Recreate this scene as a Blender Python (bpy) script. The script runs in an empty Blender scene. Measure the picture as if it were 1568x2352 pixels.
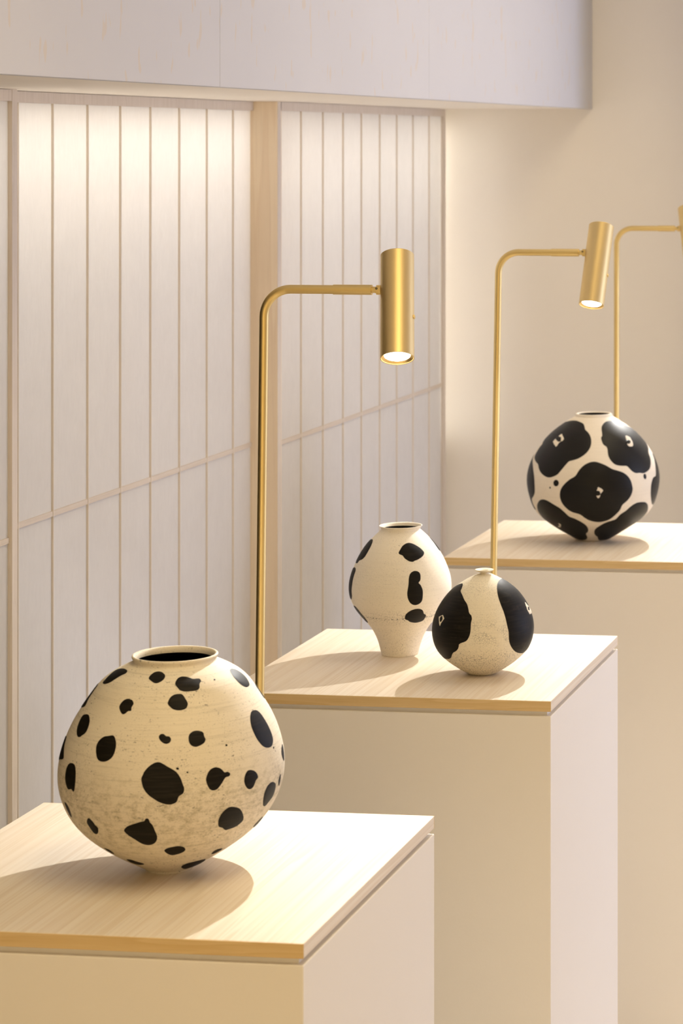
import bpy, bmesh, math
from mathutils import Vector, Matrix
from mathutils.geometry import delaunay_2d_cdt

# ------------------------------------------------------------------ camera
scene = bpy.context.scene
C = scene.collection
TOP = 0.95                      # height of the plinth tops
CAM_Z = TOP + 0.8259
cam_data = bpy.data.cameras.new('camera')
cam = bpy.data.objects.new('camera', cam_data)
C.objects.link(cam)
cam.location = (0.0, 0.0, CAM_Z)
cam.rotation_euler = (math.radians(90), 0.0, 0.1298)
cam_data.sensor_fit = 'AUTO'
cam_data.sensor_width = 36.0
cam_data.lens = 36.0 * 6000.0 / 2352.0          # long lens with rise/fall and lateral shift
cam_data.shift_x = (784.0 - 1793.8) / 2352.0
cam_data.shift_y = -(1176.0 - 323.0) / 2352.0
cam_data.clip_end = 60
cam_data.dof.use_dof = True
cam_data.dof.focus_distance = 3.55
cam_data.dof.aperture_fstop = 13.0
scene.camera = cam

# ------------------------------------------------------------------ exposure
vs = scene.view_settings
vs.view_transform = 'Standard'
vs.look = 'None'
vs.gamma = 1.0
vs.use_curve_mapping = False
vs.exposure = 0.07
scene.cycles.max_bounces = 10
scene.cycles.diffuse_bounces = 6
scene.cycles.transmission_bounces = 8
scene.cycles.sample_clamp_indirect = 6.0
scene.cycles.caustics_reflective = False

# ------------------------------------------------------------------ sky (seen through the window in the right wall)
world = bpy.data.worlds.new('sky')
scene.world = world
world.use_nodes = True
bg = world.node_tree.nodes['Background']
bg.inputs['Color'].default_value = (0.65, 0.72, 1.0, 1)
bg.inputs['Strength'].default_value = 4.7

def area(name, loc, rot, sx, sy, power, color, portal=False, spread=math.pi):
    l = bpy.data.lights.new(name, 'AREA')
    l.shape = 'RECTANGLE'; l.size = sx; l.size_y = sy
    l.energy = power; l.color = color; l.spread = spread
    l.cycles.is_portal = portal
    o = bpy.data.objects.new(name, l); C.objects.link(o)
    o.location = loc; o.rotation_euler = rot
    return o

WIN = (4.75, 6.30, 0.35, 2.45)     # window in the right wall: y0, y1, z0, z1
WALL_R = 2.0
Y_FRONT = -2.2
area('window_portal', (WALL_R + 0.16, (WIN[0] + WIN[1]) / 2, (WIN[2] + WIN[3]) / 2),
     (0, math.radians(90), 0), WIN[3] - WIN[2], WIN[1] - WIN[0], 1.0, (1, 1, 1), portal=True)
# added warm fill without fixtures: overhead, and large and soft from behind the viewer
area('overhead_fill', (-0.60, 5.0, 2.66), (0, 0, 0), 0.5, 2.2, 10.5, (1.0, 0.83, 0.53), spread=2.6)
area('overhead_fill', (-0.45, 2.25, 2.66), (0, 0, 0), 0.6, 1.2, 11.0, (1.0, 0.80, 0.44), spread=2.6)
area('rear_fill', (0.0, Y_FRONT + 0.05, 1.45), (math.radians(90), 0, 0), 3.4, 2.2, 32.0, (1.0, 0.75, 0.38))
# strip hidden behind the paper screens, at the top of the light box
area('strip_light', (-1.868, 4.23, 1.842), (0, 0, 0), 0.02, 4.48, 10.0, (1.0, 0.94, 0.82))
area('strip_light', (-1.862, 6.435, 1.42), (math.radians(90), 0, math.radians(-78)), 0.012, 0.80, 0.26, (1.0, 0.93, 0.82), spread=0.75)  # vertical strip added to make the bright band beside the last screen

# ------------------------------------------------------------------ node helpers
def mat(name):
    m = bpy.data.materials.new(name); m.use_nodes = True
    nt = m.node_tree
    return m, nt, nt.nodes['Principled BSDF']

def nd(nt, typ, **kw):
    n = nt.nodes.new(typ)
    for k, v in kw.items():
        setattr(n, k, v)
    return n

def setin(n, **kw):
    for k, v in kw.items():
        n.inputs[k.replace('_', ' ')].default_value = v
    return n

def coords(nt, scale=(1, 1, 1), kind='Object'):
    tc = nd(nt, 'ShaderNodeTexCoord'); mp = nd(nt, 'ShaderNodeMapping')
    mp.inputs['Scale'].default_value = scale
    nt.links.new(tc.outputs[kind], mp.inputs['Vector'])
    return mp.outputs['Vector']

def noise(nt, vec, scale, detail=3, rough=0.5, dist=0.0):
    n = nd(nt, 'ShaderNodeTexNoise')
    setin(n, Scale=scale, Detail=detail, Roughness=rough, Distortion=dist)
    nt.links.new(vec, n.inputs['Vector'])
    return n.outputs['Fac']

def ramp(nt, fac, stops, mode='LINEAR'):
    r = nd(nt, 'ShaderNodeValToRGB'); r.color_ramp.interpolation = mode
    el = r.color_ramp.elements
    while len(el) < len(stops):
        el.new(0.5)
    for e, (p, col) in zip(el, stops):
        e.position = p
        e.color = (col, col, col, 1) if isinstance(col, (int, float)) else tuple(col) + (1,)
    nt.links.new(fac, r.inputs['Fac'])
    return r.outputs['Color']

def math_(nt, op, a, b):
    n = nd(nt, 'ShaderNodeMath', operation=op)
    for i, v in enumerate((a, b)):
        if isinstance(v, (int, float)):
            n.inputs[i].default_value = v
        else:
            nt.links.new(v, n.inputs[i])
    return n.outputs[0]

def mix(nt, fac, a, b):
    n = nd(nt, 'ShaderNodeMix', data_type='RGBA')
    if isinstance(fac, (int, float)):
        n.inputs['Factor'].default_value = fac
    else:
        nt.links.new(fac, n.inputs['Factor'])
    for key, v in (('A', a), ('B', b)):
        s = [i for i in n.inputs if i.name == key and i.type == 'RGBA'][0]
        if isinstance(v, tuple):
            s.default_value = tuple(v) + (1,)
        else:
            nt.links.new(v, s)
    return [o for o in n.outputs if o.type == 'RGBA'][0]

def bump(nt, p, height, strength, dist):
    b = nd(nt, 'ShaderNodeBump')
    setin(b, Strength=strength, Distance=dist)
    nt.links.new(height, b.inputs['Height'])
    nt.links.new(b.outputs['Normal'], p.inputs['Normal'])

# ------------------------------------------------------------------ materials
def paint(name, col, rough=0.75, var=0.03):
    m, nt, p = mat(name)
    v = coords(nt)
    f = noise(nt, v, 6, 4)
    lo = tuple(c * (1 - var) for c in col)
    nt.links.new(mix(nt, f, lo, col), p.inputs['Base Color'])
    setin(p, Roughness=rough)
    f2 = noise(nt, v, 220, 2)
    bump(nt, p, f2, 0.05, 0.002)
    return m

def wood(name, light, dark, grain=(55, 1.6, 55), rough=0.5, pores=0.12):
    m, nt, p = mat(name)
    v = coords(nt, grain)
    big = noise(nt, v, 0.55, 3, 0.55, 0.35)
    bands = math_(nt, 'FRACT', math_(nt, 'MULTIPLY', big, 9.0), 0.0)
    bands = ramp(nt, bands, [(0.0, 0.0), (0.55, 0.55), (0.9, 1.0), (1.0, 0.0)])
    fine = noise(nt, v, 7.0, 4, 0.65)
    f = math_(nt, 'ADD', math_(nt, 'MULTIPLY', bands, 0.55), math_(nt, 'MULTIPLY', fine, 0.45))
    col = mix(nt, f, light, dark)
    por = ramp(nt, noise(nt, coords(nt, (grain[0] * 7, grain[1] * 5, grain[2] * 7)), 1.0, 1), [(0.60, 0.0), (0.72, 1.0)])
    col = mix(nt, math_(nt, 'MULTIPLY', por, pores), col, tuple(c * 0.55 for c in dark))
    nt.links.new(col, p.inputs['Base Color'])
    setin(p, Roughness=rough)
    bump(nt, p, fine, 0.06, 0.001)
    return m

def header_mat():
    m, nt, p = mat('flecked_panel')
    f = noise(nt, coords(nt, (62, 62, 24)), 1.0, 1, 0.4)
    fl = ramp(nt, f, [(0.67, 0.0), (0.72, 1.0)])
    cloud = noise(nt, coords(nt), 3.0, 3)
    col = mix(nt, cloud, (0.555, 0.555, 0.59), (0.60, 0.60, 0.635))
    col = mix(nt, math_(nt, 'MULTIPLY', fl, 0.42), col, (0.62, 0.50, 0.36))
    nt.links.new(col, p.inputs['Base Color']); setin(p, Roughness=0.6)
    return m

def paper_mat():
    m = bpy.data.materials.new('washi_paper'); m.use_nodes = True
    nt = m.node_tree; nt.nodes.clear()
    out = nd(nt, 'ShaderNodeOutputMaterial')
    tr = nd(nt, 'ShaderNodeBsdfTranslucent'); df = nd(nt, 'ShaderNodeBsdfDiffuse'); ms = nd(nt, 'ShaderNodeMixShader')
    fib = noise(nt, coords(nt, (30, 30, 9)), 3.0, 5, 0.7, 1.0)
    cl = noise(nt, coords(nt), 14.0, 4, 0.6)
    f = math_(nt, 'ADD', math_(nt, 'MULTIPLY', fib, 0.6), math_(nt, 'MULTIPLY', cl, 0.4))
    col = mix(nt, f, (0.69, 0.67, 0.655), (0.84, 0.82, 0.805))
    nt.links.new(col, tr.inputs['Color']); nt.links.new(col, df.inputs['Color'])
    ms.inputs[0].default_value = 0.58
    nt.links.new(tr.outputs[0], ms.inputs[1]); nt.links.new(df.outputs[0], ms.inputs[2])
    nt.links.new(ms.outputs[0], out.inputs['Surface'])
    return m

def metal(name, col, rough, brushed=None):
    m, nt, p = mat(name)
    setin(p, Metallic=1.0, Roughness=rough)
    p.inputs['Base Color'].default_value = tuple(col) + (1,)
    if brushed:
        f = noise(nt, coords(nt, brushed), 1.0, 2)
        r = math_(nt, 'ADD', math_(nt, 'MULTIPLY', f, 0.10), rough - 0.05)
        nt.links.new(r, p.inputs['Roughness'])
        bump(nt, p, f, 0.02, 0.0003)
    return m

def emit(name, col, strength):
    m, nt, p = mat(name)
    p.inputs['Base Color'].default_value = (0.8, 0.8, 0.8, 1)
    p.inputs['Emission Color'].default_value = tuple(col) + (1,)
    p.inputs['Emission Strength'].default_value = strength
    return m

def glaze(name, col, rough, streak=0.0, rub=0.0, spec=0.14):
    m, nt, p = mat(name)
    v = coords(nt, (30, 30, 420))
    st = noise(nt, v, 1.0, 3)
    blot = noise(nt, coords(nt, (1, 1, 1.6)), 45, 4, 0.6)
    f = math_(nt, 'ADD', math_(nt, 'MULTIPLY', ramp(nt, st, [(0.45, 0.0), (0.75, 1.0)]), streak),
              math_(nt, 'MULTIPLY', ramp(nt, blot, [(0.60, 0.0), (0.80, 1.0)]), rub))
    nt.links.new(mix(nt, f, col, (0.16, 0.125, 0.08)), p.inputs['Base Color'])
    r = math_(nt, 'ADD', math_(nt, 'MULTIPLY', st, 0.12), rough)
    nt.links.new(r, p.inputs['Roughness']); p.inputs['Specular IOR Level'].default_value = spec
    bump(nt, p, st, 0.15, 0.0006)
    return m

def ceramic(name, light, dark, lines=0.25, specks=(), band_specks=None, crackle=None, stain=None):
    """cream slip; specks = (scale, threshold, amount); bands given in metres above the foot"""
    m, nt, p = mat(name)
    v = coords(nt)
    sep = nd(nt, 'ShaderNodeSeparateXYZ'); nt.links.new(v, sep.inputs[0]); z = sep.outputs['Z']
    col = mix(nt, noise(nt, v, 22, 4, 0.6), dark, light)
    st = noise(nt, coords(nt, (10, 10, 520)), 1.0, 3, 0.6)
    col = mix(nt, math_(nt, 'MULTIPLY', ramp(nt, st, [(0.52, 0.0), (0.72, 1.0)]), lines), col, tuple(c * 0.66 for c in dark))
    def band(lo, hi, soft):
        a = nd(nt, 'ShaderNodeMapRange', interpolation_type='SMOOTHSTEP')
        setin(a, From_Min=lo - soft, From_Max=lo + soft); nt.links.new(z, a.inputs['Value'])
        b = nd(nt, 'ShaderNodeMapRange', interpolation_type='SMOOTHSTEP')
        setin(b, From_Min=hi - soft, From_Max=hi + soft, To_Min=1.0, To_Max=0.0); nt.links.new(z, b.inputs['Value'])
        return math_(nt, 'MULTIPLY', a.outputs[0], b.outputs[0])
    ink = (0.045, 0.038, 0.026)
    if stain:
        lo, hi, soft, amt = stain
        pat = ramp(nt, noise(nt, coords(nt, (1, 1, 1.6)), 90, 8, 0.85), [(0.47, 0.0), (0.66, 1.0)])
        f = math_(nt, 'MULTIPLY', math_(nt, 'MULTIPLY', pat, band(lo, hi, soft)), amt)
        col = mix(nt, f, col, (0.30, 0.26, 0.14))
    patch = ramp(nt, noise(nt, v, 19, 3, 0.6), [(0.38, 0.15), (0.66, 1.0)])
    for sc, th, amt in specks:
        s = ramp(nt, noise(nt, coords(nt, (1, 1, 1.9)), sc, 2, 0.5), [(th, 0.0), (th + 0.035, 1.0)])
        col = mix(nt, math_(nt, 'MULTIPLY', math_(nt, 'MULTIPLY', s, patch), amt), col, ink)
    for lo, hi, soft, sc, th, amt in (band_specks or ()):
        s = ramp(nt, noise(nt, coords(nt, (1, 1, 2.4)), sc, 2, 0.5), [(th, 0.0), (th + 0.03, 1.0)])
        col = mix(nt, math_(nt, 'MULTIPLY', math_(nt, 'MULTIPLY', s, band(lo, hi, soft)), amt), col, ink)
    if crackle:
        lo, hi, soft, sc, amt = crackle
        vo = nd(nt, 'ShaderNodeTexVoronoi', feature='DISTANCE_TO_EDGE'); setin(vo, Scale=sc)
        nt.links.new(v, vo.inputs['Vector'])
        e = ramp(nt, vo.outputs['Distance'], [(0.0, 1.0), (0.055, 0.0)])
        gate = ramp(nt, noise(nt, v, 60, 2), [(0.42, 0.0), (0.56, 1.0)])
        col = mix(nt, math_(nt, 'MULTIPLY', math_(nt, 'MULTIPLY', math_(nt, 'MULTIPLY', e, gate), band(lo, hi, soft)), amt), col, ink)
    nt.links.new(col, p.inputs['Base Color'])
    setin(p, Roughness=0.68); p.inputs['Specular IOR Level'].default_value = 0.3
    bump(nt, p, st, 0.25, 0.0008)
    return m

M = {}
M['wall'] = paint('warm_white_plaster', (0.88, 0.84, 0.78))
M['floor'] = paint('pale_floor', (0.80, 0.74, 0.66), 0.45)
M['ceiling'] = paint('ceiling_white', (0.85, 0.82, 0.78))
M['plinth'] = paint('cream_plinth_paint', (0.85, 0.80, 0.72), 0.55, 0.02)
M['gap'] = paint('plinth_gap_paint', (0.78, 0.75, 0.70), 0.6, 0.02)
M['header'] = header_mat()
M['soffit'] = wood('limed_soffit', (0.93, 0.88, 0.80), (0.89, 0.83, 0.74), (40, 1.2, 40), 0.6, 0.03)
M['frame'] = wood('limed_frame', (0.70, 0.63, 0.56), (0.60, 0.53, 0.45), (60, 60, 2.5), 0.6, 0.05)
M['post'] = wood('ash_post', (0.84, 0.73, 0.57), (0.75, 0.61, 0.45), (26, 26, 1.1), 0.55, 0.08)
M['bar'] = paint('lattice_wood', (0.76, 0.69, 0.60), 0.6)
M['rail'] = wood('lattice_rail', (0.66, 0.585, 0.50), (0.58, 0.50, 0.41), (60, 1.5, 60), 0.6, 0.05)
M['paper'] = paper_mat()
M['box'] = paint('light_box_white', (0.86, 0.84, 0.80))
M['top'] = wood('pale_ash_top', (0.87, 0.79, 0.665), (0.73, 0.60, 0.44), (52, 0.7, 52), 0.42, 0.10)
M['lip'] = wood('amber_edge_band', (0.74, 0.545, 0.27), (0.62, 0.42, 0.17), (3, 30, 90), 0.45, 0.12)
M['brass'] = metal('satin_brass', (0.72, 0.55, 0.235), 0.43)
M['brass_head'] = metal('brushed_brass', (0.70, 0.54, 0.26), 0.46, (1400, 1400, 4))
M['brass_in'] = metal('brass_reflector', (0.86, 0.62, 0.24), 0.30)
M['steel'] = metal('dark_screw', (0.18, 0.15, 0.10), 0.35)
M['lens'] = emit('lit_lens', (1.0, 0.90, 0.72), 14.0)
M['alu'] = metal('aluminium', (0.75, 0.75, 0.75), 0.4)

# ------------------------------------------------------------------ mesh helpers
def link(name, me, m=None, parent=None):
    o = bpy.data.objects.new(name, me); C.objects.link(o)
    if m is not None:
        me.materials.append(m)
    if parent is not None:
        o.parent = parent
    return o

def empty(name, loc=(0, 0, 0)):
    o = bpy.data.objects.new(name, None); C.objects.link(o); o.location = loc
    o.empty_display_size = 0.05
    return o

def tag(o, label, cat, group=None):
    o['label'] = label; o['category'] = cat
    if group:
        o['group'] = group
    return o

def struct(o, label=None):
    o['kind'] = 'structure'
    if label:
        o['label'] = label
    return o

def box(name, lo, hi, m, parent=None, bevel=0.0, segs=2):
    """box with its own origin at the centre of its foot"""
    cx, cy = (lo[0] + hi[0]) / 2, (lo[1] + hi[1]) / 2
    bm = bmesh.new()
    bmesh.ops.create_cube(bm, size=1.0)
    for v in bm.verts:
        v.co = Vector(((v.co.x) * (hi[0] - lo[0]), v.co.y * (hi[1] - lo[1]), (v.co.z + 0.5) * (hi[2] - lo[2])))
    if bevel:
        bmesh.ops.bevel(bm, geom=bm.edges[:], offset=bevel, segments=segs, affect='EDGES', profile=0.5)
    me = bpy.data.meshes.new(name); bm.to_mesh(me); bm.free()
    o = link(name, me, m, parent)
    o.location = (cx, cy, lo[2])
    if bevel:
        for p in me.polygons:
            p.use_smooth = False
    return o

def mesh(name, verts, faces, m, parent=None, smooth=True):
    me = bpy.data.meshes.new(name); me.from_pydata(verts, [], faces); me.update()
    if smooth:
        for p in me.polygons:
            p.use_smooth = True
    return link(name, me, m, parent)

def lathe(name, prof, m, parent=None, seg=96, shear=0.0, close_start=False, close_end=False):
    """prof = list of (r, z); outward normals when listed from bottom to top"""
    vs, fs = [], []
    n = len(prof)
    for r, z in prof:
        for j in range(seg):
            a = 2 * math.pi * j / seg
            vs.append((r * math.cos(a) + shear * z, r * math.sin(a), z))
    for i in range(n - 1):
        for j in range(seg):
            k = (j + 1) % seg
            fs.append((i * seg + j, i * seg + k, (i + 1) * seg + k, (i + 1) * seg + j))
    if close_start:
        fs.append(tuple(range(seg - 1, -1, -1)))
    if close_end:
        fs.append(tuple((n - 1) * seg + j for j in range(seg)))
    return mesh(name, vs, fs, m, parent)

def sharp(o, angle=35):
    me = o.data
    bm = bmesh.new(); bm.from_mesh(me)
    for e in bm.edges:
        if len(e.link_faces) == 2 and e.calc_face_angle(0) > math.radians(angle):
            e.smooth = False
    bm.to_mesh(me); bm.free()
    return o

def tube(name, path, r, m, parent=None, seg=24):
    pts = [Vector(p) for p in path]
    vs, fs = [], []
    up = Vector((0, 1, 0))
    for i, p in enumerate(pts):
        t = (pts[min(i + 1, len(pts) - 1)] - pts[max(i - 1, 0)]).normalized()
        a = t.cross(up).normalized(); b = a.cross(t)
        for j in range(seg):
            th = 2 * math.pi * j / seg
            vs.append(tuple(p + a * (r * math.cos(th)) + b * (r * math.sin(th))))
    for i in range(len(pts) - 1):
        for j in range(seg):
            k = (j + 1) % seg
            fs.append((i * seg + j, (i + 1) * seg + j, (i + 1) * seg + k, i * seg + k))
    fs.append(tuple(range(seg))); fs.append(tuple((len(pts) - 1) * seg + j for j in range(seg - 1, -1, -1)))
    o = mesh(name, vs, fs, m, parent)
    bm = bmesh.new(); bm.from_mesh(o.data); bmesh.ops.recalc_face_normals(bm, faces=bm.faces[:]); bm.to_mesh(o.data); bm.free()
    return sharp(o, 50)

# ------------------------------------------------------------------ the room
SOFFIT = CAM_Z + 0.0796
CEIL = 2.70
Y_BACK = 6.4805
Y_FRONT = -2.2
HX = -1.3269                    # face of the header over the screens
PX2, PX3 = -1.75, -1.6998       # fronts of the far-track and near-track paper screens
BOXX = -1.94                    # back of the light box

struct(box('floor', (-2.1, Y_FRONT - 0.1, -0.08), (WALL_R + 0.12, Y_BACK + 0.1, 0.0), M['floor']), 'pale floor of the showroom')
struct(box('ceiling', (-2.1, Y_FRONT - 0.1, CEIL), (WALL_R + 0.12, Y_BACK + 0.1, CEIL + 0.08), M['ceiling']), 'white ceiling')
struct(box('wall_front', (-2.1, Y_FRONT - 0.1, 0.0), (WALL_R + 0.12, Y_FRONT, CEIL), M['wall']), 'warm white wall behind the viewer')
wb = struct(box('wall_back', (-2.1, Y_BACK, 0.0), (WALL_R + 0.12, Y_BACK + 0.1, CEIL), M['wall']), 'plain warm white end wall')
blocker = box('light_blocker', (-1.0, Y_BACK - 0.22, 0.0), (-0.90, Y_BACK, CEIL), M['wall'])  # unseen block added to shade the header's far end from the window
blocker.parent = wb; blocker.matrix_parent_inverse = Matrix.Translation(wb.location).inverted()

def child(o, parent):
    o.parent = parent; o.matrix_parent_inverse = Matrix.Translation(parent.location).inverted()
    return o

# right wall with its window opening, built as one pierced slab
def pierced(name, x0, x1, y0, y1, z0, z1, w, m):
    ys = [y0, w[0], w[1], y1]; zs = [z0, w[2], w[3], z1]
    bm = bmesh.new(); keep = {}
    def vert(x, y, z):
        k = (round(x, 5), round(y, 5), round(z, 5))
        if k not in keep:
            keep[k] = bm.verts.new((x, y, z))
        return keep[k]
    for i in range(3):
        for j in range(3):
            if i == 1 and j == 1:
                continue
            a, b, c_, d = ys[i], ys[i + 1], zs[j], zs[j + 1]
            bm.faces.new([vert(x0, a, c_), vert(x0, b, c_), vert(x0, b, d), vert(x0, a, d)])
            bm.faces.new([vert(x1, a, c_), vert(x1, a, d), vert(x1, b, d), vert(x1, b, c_)])
    for (a, c_), (b, d) in (((w[0], w[2]), (w[1], w[2])), ((w[1], w[2]), (w[1], w[3])), ((w[1], w[3]), (w[0], w[3])), ((w[0], w[3]), (w[0], w[2]))):
        bm.faces.new([vert(x0, a, c_), vert(x0, b, d), vert(x1, b, d), vert(x1, a, c_)])
    for (a, c_), (b, d) in (((y0, z0), (y1, z0)), ((y1, z0), (y1, z1)), ((y1, z1), (y0, z1)), ((y0, z1), (y0, z0))):
        seq = [(a, c_), (b, d)]
        line = sorted({(round(y, 5), round(z, 5)) for (x, y, z) in keep if abs(x - x0) < 1e-4 and min(a, b) - 1e-4 <= y <= max(a, b) + 1e-4 and min(c_, d) - 1e-4 <= z <= max(c_, d) + 1e-4})
        for p, q in zip(line, line[1:]):
            bm.faces.new([vert(x0, *p), vert(x1, *p), vert(x1, *q), vert(x0, *q)])
    bmesh.ops.recalc_face_normals(bm, faces=bm.faces[:])
    me = bpy.data.meshes.new(name); bm.to_mesh(me); bm.free()
    return link(name, me, m)
wr = struct(pierced('wall_right', WALL_R, WALL_R + 0.12, Y_FRONT, Y_BACK, 0.0, CEIL, WIN, M['wall']), 'right wall with the daylight window')
win = empty('window_1', (WALL_R, (WIN[0] + WIN[1]) / 2, WIN[2])); struct(win, 'tall daylight window with a pale frame')
for a, b in (((WIN[0], WIN[2]), (WIN[0] + 0.05, WIN[3])), ((WIN[1] - 0.05, WIN[2]), (WIN[1], WIN[3])),
             ((WIN[0] + 0.05, WIN[2]), (WIN[1] - 0.05, WIN[2] + 0.05)), ((WIN[0] + 0.05, WIN[3] - 0.05), (WIN[1] - 0.05, WIN[3]))):
    child(box('window_frame', (WALL_R + 0.03, a[0], a[1]), (WALL_R + 0.08, b[0], b[1]), M['ceiling']), win)

# left wall: light box behind the screens, header and soffit above them
wl = struct(box('wall_left', (-2.1, Y_FRONT, 0.0), (BOXX, Y_BACK, CEIL), M['box']), 'left wall behind the paper screens')
child(box('soffit_board', (BOXX, Y_FRONT, SOFFIT + 0.0002), (HX - 0.0202, Y_BACK, SOFFIT + 0.02), M['soffit']), wl)
seams = [Y_FRONT, 1.38, 2.556, 3.7346, 4.9129, Y_BACK]
for a, b in zip(seams, seams[1:]):
    child(box('header_panel', (HX - 0.02, a + 0.0005, SOFFIT), (HX, b - 0.0005, CEIL), M['header'], bevel=0.0005, segs=1), wl)

child(box('screen_wall', (BOXX, Y_FRONT, 0.0), (PX3 - 0.002, 1.948, SOFFIT), M['box']), wl)
YJ = 5.1260                     # near face of the post between the screens
post = struct(box('trim_1', (BOXX + 0.10, YJ, 0.0), (PX3 - 0.0005, YJ + 0.026, SOFFIT), M['post']), 'bare ash post between two paper screens')

# ------------------------------------------------------------------ paper screens
PAPER_TOP = CAM_Z + 0.0611
RAIL = CAM_Z - 0.6176
def screen(label, xf, y0, y1, bars, stile_l, stile_r):
    s = tag(empty('shoji_screen', (xf - 0.012, (y0 + y1) / 2, 0.0)), label, 'screen', 'paper screens along the left wall')
    d = 0.024
    P = lambda n, a, b, m, bv=0.0: child(box(n, a, b, m, bevel=bv, segs=1), s)
    ya, yb = y0 + stile_l, y1 - stile_r
    if stile_l: P('stile', (xf - d, y0, 0.02), (xf, ya, SOFFIT - 0.0005), M['frame'])
    if stile_r: P('stile', (xf - d, yb, 0.02), (xf, y1, SOFFIT - 0.0005), M['frame'])
    P('top_rail', (xf - d, ya, PAPER_TOP), (xf - 0.0005, yb, SOFFIT - 0.0005), M['frame'])
    P('bottom_rail', (xf - d, ya, 0.02), (xf - 0.0005, yb, 0.10), M['frame'])
    P('middle_rail', (xf - 0.009, ya, RAIL - 0.0045), (xf - 0.0045, yb, RAIL + 0.0045), M['rail'])
    ed = [ya] + list(bars) + [yb]
    for b in bars:
        o = P('lattice_bar', (xf - 0.0085, b - 0.0010, 0.10), (xf - 0.0035, b + 0.0010, PAPER_TOP), M['bar'])
    for a, b in zip(ed, ed[1:]):
        for z0, z1 in ((0.10, RAIL), (RAIL, PAPER_TOP)):
            x = xf - 0.0072
            o = mesh('paper_pane', [(x, a, z0), (x, b, z0), (x, b, z1), (x, a, z1)], [(0, 1, 2, 3)], M['paper'], smooth=False)
            child(o, s)
    return s
sp = 0.1443
screen('backlit paper screen at the left edge of the photo', PX3, 1.95, 3.8666, [3.8474 - sp * k for k in range(1, 13)], 0.03, 0.0192)
screen('backlit paper screen left of the bare ash post', PX2, 3.85, YJ, [3.9941, 4.1321, 4.2793, 4.4267, 4.5711, 4.7178, 4.8665, 5.0166], 0.02, 0.0)
screen('backlit paper screen between the ash post and the end wall', PX3, YJ + 0.0005, Y_BACK - 0.027,
       [5.2954, 5.4462, 5.5923, 5.7325, 5.8796, 6.0229, 6.1652, 6.3141], 0.021, 0.020)

# ------------------------------------------------------------------ plinths
PXR, PW, PD = -0.8344, 0.50, 0.5155
def plinth(y, label):
    t = tag(empty('display_plinth', (PXR - PW / 2, y + PD / 2, 0.0)), label, 'plinth', 'wood-topped display plinths in a row')
    x0, x1, y1 = PXR - PW, PXR, y + PD
    child(box('body', (x0, y, 0.0), (x1, y1, TOP - 0.0222), M['plinth'], bevel=0.0012), t)
    child(box('recess', (x0 + 0.007, y + 0.007, TOP - 0.0222), (x1 - 0.007, y1 - 0.007, TOP - 0.0153), M['gap']), t)
    child(box('top_board', (x0, y + 0.0015, TOP - 0.0153), (x1, y1 - 0.0015, TOP), M['top'], bevel=0.0005, segs=1), t)
    for a in (y, y1 - 0.0015):
        child(box('edge_band', (x0, a, TOP - 0.0153), (x1, a + 0.0015, TOP - 0.0003), M['lip'], bevel=0.0003, segs=1), t)
    return t
PY = (2.5988, 3.7702, 5.0461)
plinth(PY[0], 'nearest cream plinth, carrying the vase with many small black spots')
plinth(PY[1], 'middle cream plinth with a pale wood top, carrying two vases')
plinth(PY[2], 'farthest cream plinth, carrying the vase with large black patches')

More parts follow.
